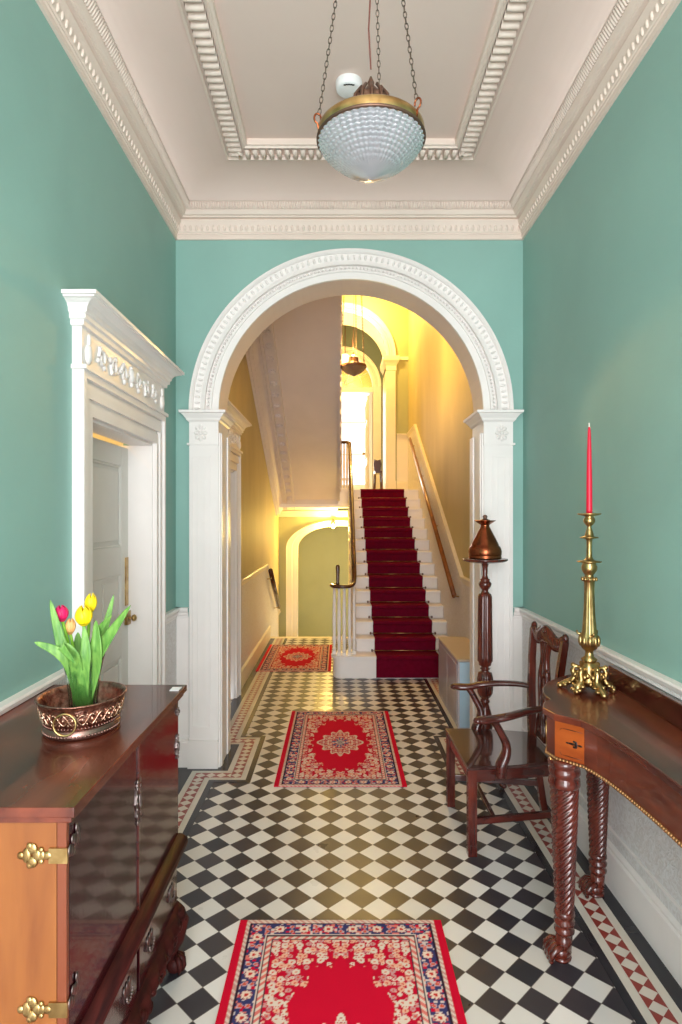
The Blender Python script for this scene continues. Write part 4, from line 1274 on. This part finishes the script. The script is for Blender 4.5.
tulip('upper yellow tulip, tallest flower in the vase', (90, 611), (.010, .008), 1.635, .0165, .048, M['tulip_yellow'],
      [([(92, 665, 1.61), (104, 645, 1.59), (131, 605, 1.57)], .017, -.4), ([(93, 660, 1.64), (104, 632, 1.65), (114, 594, 1.66)], .010, .2), ([(92, 660, 1.62), (98, 632, 1.60), (112, 615, 1.58)], .009, .6), ([(84, 668, 1.65), (79, 650, 1.66), (78, 632, 1.66)], .014, .2)], (.08, 0))

# ---------------------------------------------------------------- console table on the right
tb = thing('console_table', 'mahogany console table with twisted legs and gilt beading, against the right wall', 'table', (.95, 1.5, 0))
half = [(1.090,2.615),(1.025,2.612),(.97,2.590),(.917,2.545),(.865,2.495),(.825,2.44),(.795,2.385),(.777,2.325),(.770,2.27),(.772,2.235),(.766,2.225),(.745,2.212),(.722,2.165),(.712,2.135),(.728,2.068),(.765,2.030),(.793,2.0),(.810,1.945),(.822,1.887),(.832,1.80),(.8375,1.714),(.842,1.62),(.8435,1.5)]
YM = 1.5
full = half+[(x, 2*YM-y) for x, y in half[::-1][1:]]
TT = .84
def inset(pts, k):
    out = []
    n = len(pts)
    for i, (x, y) in enumerate(pts):
        a = Vector(pts[max(i-1,0)]); b = Vector(pts[min(i+1,n-1)]); t = (b-a)
        if t.length: t.normalize()
        nx, ny = -t.y, t.x           # inward for this winding
        if i in (0, n-1): nx, ny = 0, (-1 if i == 0 else 1)
        out.append((min(x+abs(k)*0+(-ny*0)+k*nx*1.0, 1.09), y+k*ny))
    return out
# determine the inward normal sign: path runs +Y -> -Y on the -X side, so inward is +X
ins = inset(full, .016)
if sum(p[0] for p in ins) < sum(p[0] for p in full): ins = inset(full, -.016)
w = MB(); w.prism(full, 'z', TT-.024, TT); w.build('table_top', M['mahog_top'], tb, bevel=.004)
w = MB(); w.box(1.072, 1.094, 2*YM-2.43, 2.43, TT, TT+.078)
w.prism([(1.074,2.43),(1.094,2.43),(1.094,2.47),(1.085,2.465)], 'z', TT, TT+.05); w.build('back_board', M['mahog_x'], tb, bevel=.003)
w = MB(); w.prism(ins, 'z', .684, TT-.024); w.build('apron', M['inlay_wood'], tb)
w = MB()
P = []
for i in range(len(ins)-1):
    a = Vector(ins[i]); b = Vector(ins[i+1]); L = (b-a).length; n = max(1, int(round(L/.0125)))
    for k in range(n): P.append(a.lerp(b, k/n))
w.tube([(p.x, p.y, .683) for p in P], .0045, 6)
for p in P: w.ell((p.x-.002, p.y, .684), (.0062,.0062,.0062), seg=8, rings=5)
w.build('gilt_beading', mat('dull_gilt', (176, 132, 88), .4, .9), tb)
# inlays on the apron near the corner and on the end face
def on_apron(t0, dz, size):
    return
w = MB()
A0 = Vector(ins[14]); A1 = Vector(ins[16])
dv = (A1-A0); dl = dv.length; dn = dv.normalized(); nrm = Vector((dn.y, -dn.x)); nrm = nrm if nrm.x < 0 else -nrm
def ap(s, z, o=.001): p = A0+dn*s+nrm*o; return (p.x, p.y, z)
for (s, z, a, b) in ((.052,.748,.016,.004),(.066,.748,.006,.013),(.080,.748,.010,.004),(.060,.757,.006,.004),(.060,.739,.006,.004),(.036,.748,.006,.003)):
    rot = Matrix.Rotation(math.atan2(dn.y, dn.x), 3, 'Z'); w.ell(ap(s, z, .0), (a, .0022, b), seg=10, rings=6, rot=rot)
w.tube([ap(.018+.014*cos(q)*-1, .748+.045*sin(q), .0) for q in [pi/2*k/8-pi/2+0 for k in range(0, 17)]], .0012, 5)
w.tube([ap(.02, .793, 0), ap(dl, .793, 0)], .0012, 5); w.tube([ap(.02, .703, 0), ap(dl, .703, 0)], .0012, 5)
w.build('ebony_inlay', M['dark_inlay'], tb)
w = MB(); a = ap(.004, 0, -.004); b = ap(dl+.06, 0, -.004); c = ap(dl+.06, 0, .0008); d = ap(.004, 0, .0008)
PQ = [Vector(ins[i]) for i in (14, 15, 16)]; PQ[0] = PQ[0]+(PQ[0]-PQ[1]).normalized()*.008
for p, q_ in zip(PQ, PQ[1:]):
    t_ = (q_-p).normalized(); n_ = Vector((t_.y, -t_.x)); n_ = n_ if n_.x < 0 else -n_
    w.prism([tuple(p+n_*.0012), tuple(q_+n_*.0012), tuple(q_-n_*.003), tuple(p-n_*.003)], 'z', .692, TT-.026)
w.build('golden_panel', M['panel_wood'], tb)
w = MB()
E0 = Vector(ins[13]); E1 = Vector(ins[12])
for z in (.71, .79): w.tube([(E0.x-.002, E0.y+.004, z), (E1.x-.002, E1.y-.004, z)], .0016, 5)
for p in (E0.lerp(E1, .15), E0.lerp(E1, .85)): w.tube([(p.x-.002, p.y, .71), (p.x-.002, p.y, .79)], .0016, 5)
pc = E0.lerp(E1, .5); w.ell((pc.x-.001, pc.y, .75), (.003,.008,.022), seg=8, rings=6)
w.build('brass_inlay', M['gilt'], tb)
def twist_leg(x, y, k=1.0):
    w = MB()
    w.lathe([(.046,.684),(.053,.680),(.054,.668),(.050,.660),(.047,.655),(.052,.648),(.053,.636),(.048,.628),(.046,.622),(.051,.616),(.053,.600),(.050,.592),(.047,.588)][::-1], (x, y, 0), 36)
    prof = []; n = 230
    for i in range(n+1):
        z = .165+(.59-.165)*i/n; prof.append((.031+.016*(i/n)**.9, z))
    w.lathe(prof, (x, y, 0), 160, rf=lambda r, t, z: r*(1.02-.10*abs(cos(5*(t-27*z)))**2.2))
    w.lathe([(.026,.080),(.027,.088),(.033,.094),(.034,.102),(.028,.110),(.028,.116),(.034,.122),(.035,.130),(.029,.138),(.030,.146),(.035,.152),(.034,.160),(.031,.168)], (x, y, 0), 32)
    # ankle and hairy paw, toes towards the hall
    w.tube([(x, y, .085), (x-.002, y, .06), (x-.006, y, .03)], [.027,.028,.030], 12)
    w.ell((x-.012, y, .028), (.036,.034,.028))
    for kx in range(4):
        dy = (kx-1.5)*.019
        w.tube([(x-.014, y+dy*.7, .050), (x-.036, y+dy, .048), (x-.052, y+dy*1.1, .034), (x-.057, y+dy*1.12, .012)], [.011,.013,.012,.008], 8)
        w.ell((x-.056, y+dy*1.12, .012), (.009,.009,.011), seg=8, rings=6)
    w.lathe([(.02,0),(.032,.002),(.034,.01),(.02,.016)], (x-.01, y, 0), 16)
    return w
for (x, y) in ((.770, 2.085), (1.035, 2.44), (.770, 2*YM-2.085), (1.035, 2*YM-2.44)):
    twist_leg(x, y).build('leg', M['mahog_z'], tb)

# ---------------------------------------------------------------- candlestick and candle
CC = (.962, 2.345)
cs = thing('candlestick', 'tall ornate brass candlestick with scrolled feet, standing on the console table', 'candlestick', (CC[0], CC[1], TT))
kz = lambda zy: 1.959-.001206*zy-TT
q = .00121
prof = [(14,845),(20,836),(25,826),(14,818),(12,806),(13,800),(22,792),(28,780),(30,768),(29,758),(24,748),(22,740),(20,715),(18,690),(16,650),(15,610),(16,582),(19,576),(22,571),(14,566),(13,558),(18,552),(23,543),(24,532),(20,524),(21,520),(37,518),(38,515),(20,513),(12,508),(9,500),(8,470),(9,448),(12,444),(28,441),(28,438),(14,436),(13,428),(9,415),(6,406),(9,401),(14,396),(18,388),(17,380),(12,374),(14,371),(35,367),(36,363),(12,362)]
w = MB()
w.lathe([(r*q, kz(z)) for r, z in prof], (CC[0], CC[1], TT), 40, rf=lambda r, t, z: r*(1+(.05*cos(10*t) if (.16 < z < .41) and r < .04 else 0)))
for k in range(10):
    a = 2*pi*k/10
    w.ell((CC[0]+.026*cos(a), CC[1]+.026*sin(a), TT+kz(572)), (.006,.006,.008), seg=8, rings=5)
    w.ell((CC[0]+.034*cos(a), CC[1]+.034*sin(a), TT+kz(768)), (.008,.008,.020), seg=8, rings=6)
for k in range(3):
    a = 2*pi*k/3+.5; w.tube([(CC[0]+.026*cos(a), CC[1]+.026*sin(a), TT+kz(750)), (CC[0]+.042*cos(a), CC[1]+.042*sin(a), TT+kz(748)), (CC[0]+.046*cos(a), CC[1]+.046*sin(a), TT+kz(738))], [.006,.005,.003], 6)
w.build('shaft', M['brass'], cs)
w = MB()
w.lathe([(.030,.022),(.042,.028),(.046,.045),(.038,.062),(.030,.078),(.036,.092),(.024,.108),(.018,.12)], (CC[0], CC[1], TT), 32, rf=lambda r, t, z: r*(1+.10*cos(3*t)+.05*cos(15*t)))
for k in range(24):
    a = 2*pi*k/24; w.ell((CC[0]+.043*cos(a), CC[1]+.043*sin(a), TT+.05+.018*sin(k*2.1)), (.009,.009,.012), seg=8, rings=5)
w.build('pedestal', M['brass'], cs)
for k in range(6):
    a = 2*pi*k/6+radians(-84); big = k % 2 == 0; L = .108 if big else .085
    def P_(r, z, s=0): return (CC[0]+r*cos(a)-s*sin(a), CC[1]+r*sin(a)+s*cos(a), TT+z)
    w = MB()
    w.tube([P_(.030,.085), P_(.052,.092), P_(.060,.075), P_(.052,.052), P_(.060,.034), P_(.080,.026), P_(L-.006,.014), P_(L,.010)], [.008,.010,.011,.012,.014,.012,.011,.006], 8)
    w.ell(P_(L-.002, .011), (.013,.013,.011), seg=10, rings=6); w.ell(P_(.058,.094), (.010,.010,.009), seg=8, rings=6)
    for s in (-1, 1):
        w.ell(P_(.070,.030, s*.016), (.012,.012,.008), seg=8, rings=5); w.ell(P_(.086,.018, s*.014), (.010,.010,.007), seg=8, rings=5); w.ell(P_(.050,.060, s*.012), (.009,.009,.012), seg=8, rings=5)
    w.build('foot', M['brass'], cs)
cd = thing('candle', 'tall tapering red candle held in the brass candlestick', 'candle', (CC[0], CC[1], TT+kz(372)))
z0 = TT+kz(364)
w = MB(); w.lathe([(.0115,0),(.0115,.02),(.0108,.12),(.0085,.24),(.0055,.325),(.003,.338)], (CC[0], CC[1], z0-.004), 24); w.build('wax', M['candle'], cd)
w = MB(); w.tube([(CC[0], CC[1], z0+.332), (CC[0]-.001, CC[1], z0+.350)], .0022, 6); w.build('wick', M['wick'], cd)

# ---------------------------------------------------------------- armchair
ch = thing('armchair', 'mahogany armchair with pierced splat, facing left beside the console table', 'chair', (.79, 2.93, 0))
MZ = M['mahog_z']
FN, FF, RN, RF = (.593,2.725), (.584,3.195), (1.0,2.80), (1.0,3.12)
SH = .402
w = MB(); w.prism([(.565,2.695),(.558,3.205),(.80,3.19),(.99,3.145),(.99,2.775),(.80,2.72)], 'z', SH-.016, SH)
w.build('seat', mat('polished_seat', (78, 40, 32), .16, coat=1.0, rgb2=(50, 22, 20), vscale=4, stretch=(1,6,1)), ch, bevel=.004)
w = MB()
def barq(a, b, z0, z1, t):
    A = Vector(a); B = Vector(b); d = (B-A).normalized(); n = Vector((-d.y, d.x))*t/2
    w.prism([tuple(A+n), tuple(B+n), tuple(B-n), tuple(A-n)], 'z', z0, z1)
barq(FN, FF, SH-.075, SH-.016, .026); barq(FN, RN, SH-.075, SH-.016, .026); barq(FF, RF, SH-.075, SH-.016, .026); barq(RN, RF, SH-.075, SH-.016, .026)
w.build('seat_frame', M['mahog_x'], ch, bevel=.002)
for (x, y) in (FN, FF):
    w = MB(); w.box(x-.020, x+.020, y-.020, y+.020, 0, SH-.017)
    for dz in (-.008, .008): w.box(x-.0215, x-.0195, y+dz-.003, y+dz+.003, .02, SH-.03); w.box(x+dz-.003, x+dz+.003, y-.0215, y-.0195, .02, SH-.03)
    w.build('leg', MZ, ch, bevel=.002)
for (x, y, yt, sk) in ((*RN, 2.785, 0), (*RF, 3.135, -.03)):
    w = MB()
    w.tube([(x+.05, y, 0), (x+.02, y, .2), (x-.012, y, .40), (x-.015, y, .48), (x-.006+sk*.3, y+(yt-y)*.3, .62), (x+.012+sk*.7, y+(yt-y)*.7, .80), (x+.030+sk, yt, .935), (x+.036+sk, yt, .955)], [.023,.022,.025,.026,.024,.022,.021,.014], 4, smooth=False)
    w.ell((x+.033+sk, yt, .952), (.016,.020,.024), seg=10, rings=6)
    w.build('leg', MZ, ch)
w = MB()                          # crest rail, bowed, with carved middle
pts = []
for k in range(21):
    t = k/20; y = 2.785+(3.135-2.785)*t; u = abs(2*t-1)
    pts.append((1.030-.03*t-.012*(1-u*u), y, .925+.016*cos(3*pi*(t-.5))*.9+.012*(u**4)))
w.tube(pts, [.021+.012*(1-abs(2*k/20-1)) for k in range(21)], 8, flat=(.5,1.5))
w.ell((.995, 2.96, .955), (.010,.030,.014), seg=10, rings=6); w.ell((.992, 2.94, .958), (.007,.012,.010), seg=8, rings=5); w.ell((.992, 2.98, .958), (.007,.012,.010), seg=8, rings=5)
w.build('crest_rail', MZ, ch)
w = MB()                          # pierced interlaced splat
def sx(z): return .980+.026*((z-.43)/.5)
yc = 2.96
for s in (-1, 1):
    w.tube([(sx(z), yc+s*o, z) for z, o in ((.44,.050),(.50,.046),(.56,.022),(.62,.030),(.68,.046),(.74,.050),(.79,.034),(.84,.030),(.90,.050))], [.012]*9, 8, flat=(.7,1.2), sp=4)
    w.tube([(sx(z), yc+s*o, z) for z, o in ((.44,.020),(.52,.006),(.58,-.018),(.64,-.030),(.70,-.014),(.75,.012),(.80,.016),(.86,.006),(.90,.016))], [.010]*9, 8, flat=(.7,1.2), sp=4)
    w.tube([(sx(z), yc+s*o, z) for z, o in ((.60,.0),(.645,.024),(.69,.0),(.735,-.024),(.775,.0))], [.007]*5, 8, flat=(.7,1.2), sp=4)
    w.ell((sx(.77), yc+s*.043, .77), (.010,.016,.014), seg=8, rings=5)
w.box(sx(.44)-.010, sx(.44)+.008, yc-.07, yc+.07, .435, .465)
w.prism([(yc-.060,.90),(yc+.060,.90),(yc+.050,.865),(yc+.034,.83),(yc+.030,.79),(yc-.030,.79),(yc-.034,.83),(yc-.050,.865)], 'x', sx(.86)-.008, sx(.86)+.006)
w.build('splat', MZ, ch)
for (ys, yr, sgn) in ((2.715, 2.79, -1), (3.205, 3.13, 1)):
    w = MB()
    AZ = .608
    w.tube([(1.0, yr, AZ+.030), (.93, yr+sgn*.035, AZ+.036), (.84, yr+sgn*.065, AZ+.032), (.75, ys+sgn*.015, AZ+.018), (.69, ys+sgn*.015, AZ+.006), (.64, ys+sgn*.022, AZ+.004), (.612, ys+sgn*.030, AZ+.006)], [.017,.020,.022,.023,.024,.026,.020], 12, flat=(1.1,.70), sp=5)
    w.ell((.610, ys+sgn*.030, AZ+.004), (.020,.022,.016), seg=10, rings=6)
    w.build('arm', M['mahog_x'], ch)
    w = MB()
    w.tube([(.72, ys-sgn*.002, SH-.05), (.722, ys, SH+.0), (.742, ys, SH+.05), (.744, ys, SH+.095), (.720, ys+sgn*.006, SH+.145), (.695, ys+sgn*.012, SH+.190), (.68, ys+sgn*.014, AZ+.005)], [.032,.033,.028,.023,.021,.021,.022], 12, flat=(1,.8), sp=5)
    w.build('arm_support', M['mahog_x'], ch)
w = MB(); barq((FN[0], FN[1]), (RN[0]+.03, RN[1]), .135, .165, .020); w.build('stretcher', M['mahog_x'], ch, bevel=.002)
w = MB(); barq((FF[0], FF[1]), (RF[0]+.03, RF[1]), .135, .165, .020); w.build('stretcher', M['mahog_x'], ch, bevel=.002)
w = MB(); barq((.70, 2.745), (.70, 3.18), .138, .160, .018); w.build('stretcher', M['mahog_x'], ch, bevel=.002)

# ---------------------------------------------------------------- torchere, copper jug
TC = (.826, 3.45)
to = thing('torchere', 'tall reeded mahogany pedestal stand in front of the right pilaster, carrying the copper jug', 'stand', (TC[0], TC[1], 0))
fl = lambda r, t, z: r*(1-.10*abs(sin(7*t))) if (.68 < z < 1.07 or .53 < z < .63) else r
pr = [(.030,.115),(.040,.13),(.046,.16),(.030,.20),(.020,.24),(.026,.26),(.022,.275),(.034,.29),(.042,.325),(.044,.36),(.040,.385),(.028,.43),(.020,.460),(.026,.466),(.026,.474),(.019,.485),(.034,.500),(.043,.52),(.046,.56),(.045,.60),(.038,.632),(.020,.640),(.020,.648),(.030,.655),(.018,.664),(.034,.675),(.036,.69)]
pr += [(.043+(-.004)*(i/18), .70+.36*i/18) for i in range(19)]
pr += [(.034,1.075),(.026,1.082),(.018,1.090),(.018,1.100),(.026,1.108),(.034,1.122),(.036,1.134),(.030,1.146),(.024,1.150),(.028,1.158),(.018,1.165),(.014,1.18),(.015,1.225),(.020,1.245),(.040,1.252)]
w = MB(); w.lathe(pr, (*TC, 0), 56, rf=fl); w.build('column', MZ, to)
for k in range(3):
    a = radians(90+120*k)
    w = MB(); w.tube([(TC[0]+r*cos(a), TC[1]+r*sin(a), z) for r, z in ((.015,.19),(.045,.17),(.065,.11),(.080,.05),(.098,.018),(.112,.016))], [.018,.020,.016,.014,.015,.012], 8)
    w.ell((TC[0]+.108*cos(a), TC[1]+.108*sin(a), .014), (.016,.016,.014), seg=10, rings=6); w.build('foot', MZ, to)
w = MB(); w.lathe([(.03,1.248),(.07,1.252),(.105,1.258),(.122,1.264),(.126,1.270),(.124,1.276),(.115,1.274),(.04,1.268)], (*TC, 0), 48); w.build('tray', MZ, to)
jg = thing('copper_jug', 'conical copper jug with flared neck, standing on the tall pedestal stand', 'jug', (*TC, 1.275))
w = MB()
w.lathe([(.088,.0),(.091,.004),(.091,.014),(.088,.018),(.091,.022),(.092,.045),(.088,.060),(.083,.070),(.078,.074),(.074,.085),(.060,.115),(.044,.145),(.030,.172),(.024,.182),(.024,.190),(.024,.192),(.036,.200),(.054,.212),(.060,.216),(.058,.218),(.036,.208)], (*TC, 1.2745), 56, caps=True)
w.build('body', M['copper'], jg)
w = MB(); w.lathe([(.034,.209),(.028,.220),(.012,.226),(.010,.232),(.014,.238),(.010,.246),(.003,.249)], (*TC, 1.2745), 24); w.build('stopper', M['bronze'], jg)

# ---------------------------------------------------------------- grey cabinet by the stairs
gc = thing('metal_cabinet', 'low grey metal cabinet with pale blue end, standing by the stair foot', 'cabinet', (.97, 4.75, 0))
w = MB(); w.box(.85, 1.08, 4.36, 5.20, 0.0, .48); w.build('body', M['metal_grey'], gc, bevel=.004)
w = MB(); w.box(.845, 1.083, 4.35, 5.20, .481, .497); w.build('top', M['tan_top'], gc, bevel=.003)
w = MB(); w.box(.862, 1.078, 4.350, 4.359, .012, .476); w.build('end_panel', M['blue_panel'], gc)
w = MB(); w.box(.846, .8495, 4.385, 4.775, .03, .45); w.build('front_panel', M['metal_grey'], gc, bevel=.0015)
w = MB(); w.box(.846, .8495, 4.785, 5.18, .03, .45); w.build('front_panel', M['metal_grey'], gc, bevel=.0015)

# dark hall stand on the landing
hs = thing('hall_chair', 'narrow dark brown wooden chair standing beside the landing archway', 'chair', (.60, 9.3, LZ))
w = MB(); w.box(.545, .655, 9.25, 9.55, LZ+.30, LZ+.33); w.build('seat', M['mahog'], hs)
for (x, y) in ((.555,9.26),(.645,9.26),(.555,9.54),(.645,9.54)):
    w = MB(); w.tube([(x+(x-.6)*.3, y, LZ), (x, y, LZ+.30)], .012, 8); w.build('leg', M['mahog'], hs)
w = MB(); w.prism([(.55,LZ+.33),(.65,LZ+.33),(.66,LZ+.46),(.65,LZ+.53),(.60,LZ+.515),(.55,LZ+.53),(.54,LZ+.46)], 'y', 9.52, 9.54); w.build('backrest', M['mahog'], hs)

# ---------------------------------------------------------------- light
def area(name, loc, rot, sx, sy, power, col):
    l = bpy.data.lights.new(name, 'AREA'); l.shape = 'RECTANGLE'; l.size = sx; l.size_y = sy; l.energy = power; l.color = col
    o = bpy.data.objects.new(name, l); COL.objects.link(o); o.location = loc; o.rotation_euler = rot; return o
def point(name, loc, power, col, r=.05):
    l = bpy.data.lights.new(name, 'POINT'); l.energy = power; l.color = col; l.shadow_soft_size = r
    o = bpy.data.objects.new(name, l); COL.objects.link(o); o.location = loc; return o
area('street_door_daylight', (.07, YN+.02, 1.55), (radians(90), 0, 0), 1.36, 2.9, 75, (.955, .97, 1.0))
point('stair_lamp', (.145, 6.1, 3.12), 84, (1, .60, .17), .06)
point('landing_lamp', (.30, 9.0, 4.7), 75, (1, .66, .18), .1)
point('lobby_lamp', (.11, 10.9, 4.35), 40, (1, .70, .26), .12)
point('passage_lamp', (-.085, 8.74, 1.36), 27, (1, .66, .16), .04)
area('far_window_daylight', (.06, 14.55, 3.45), (radians(90), 0, radians(180)), 1.3, 2.2, 32, (1, .92, .78))
point('side_room_lamp', (-1.5, 2.8, 2.2), 6, (1, .62, .25), .05)
wd = bpy.data.worlds.new('World'); S.world = wd; wd.use_nodes = True
wd.node_tree.nodes['Background'].inputs[0].default_value = (.93, .96, 1, 1)
wd.node_tree.nodes['Background'].inputs[1].default_value = 1.3

# ---------------------------------------------------------------- camera
cam = bpy.data.cameras.new('camera'); co = bpy.data.objects.new('camera', cam); COL.objects.link(co)
co.location = (0, 0, 1.5); co.rotation_euler = (radians(90), 0, 0)
cam.sensor_fit = 'VERTICAL'; cam.sensor_height = 36; cam.lens = 610/1024*36
cam.shift_x = 2/1024; cam.shift_y = 7/1024; cam.clip_start = .02; cam.clip_end = 100
S.camera = co
S.view_settings.view_transform = 'Standard'; S.view_settings.look = 'None'
S.view_settings.gamma = 1; S.view_settings.use_curve_mapping = False
S.view_settings.exposure = 1.0
S.cycles.max_bounces = 10; S.cycles.diffuse_bounces = 5; S.cycles.glossy_bounces = 4; S.cycles.transmission_bounces = 8
S.cycles.sample_clamp_indirect = 6.0
S.cycles.use_denoising = True
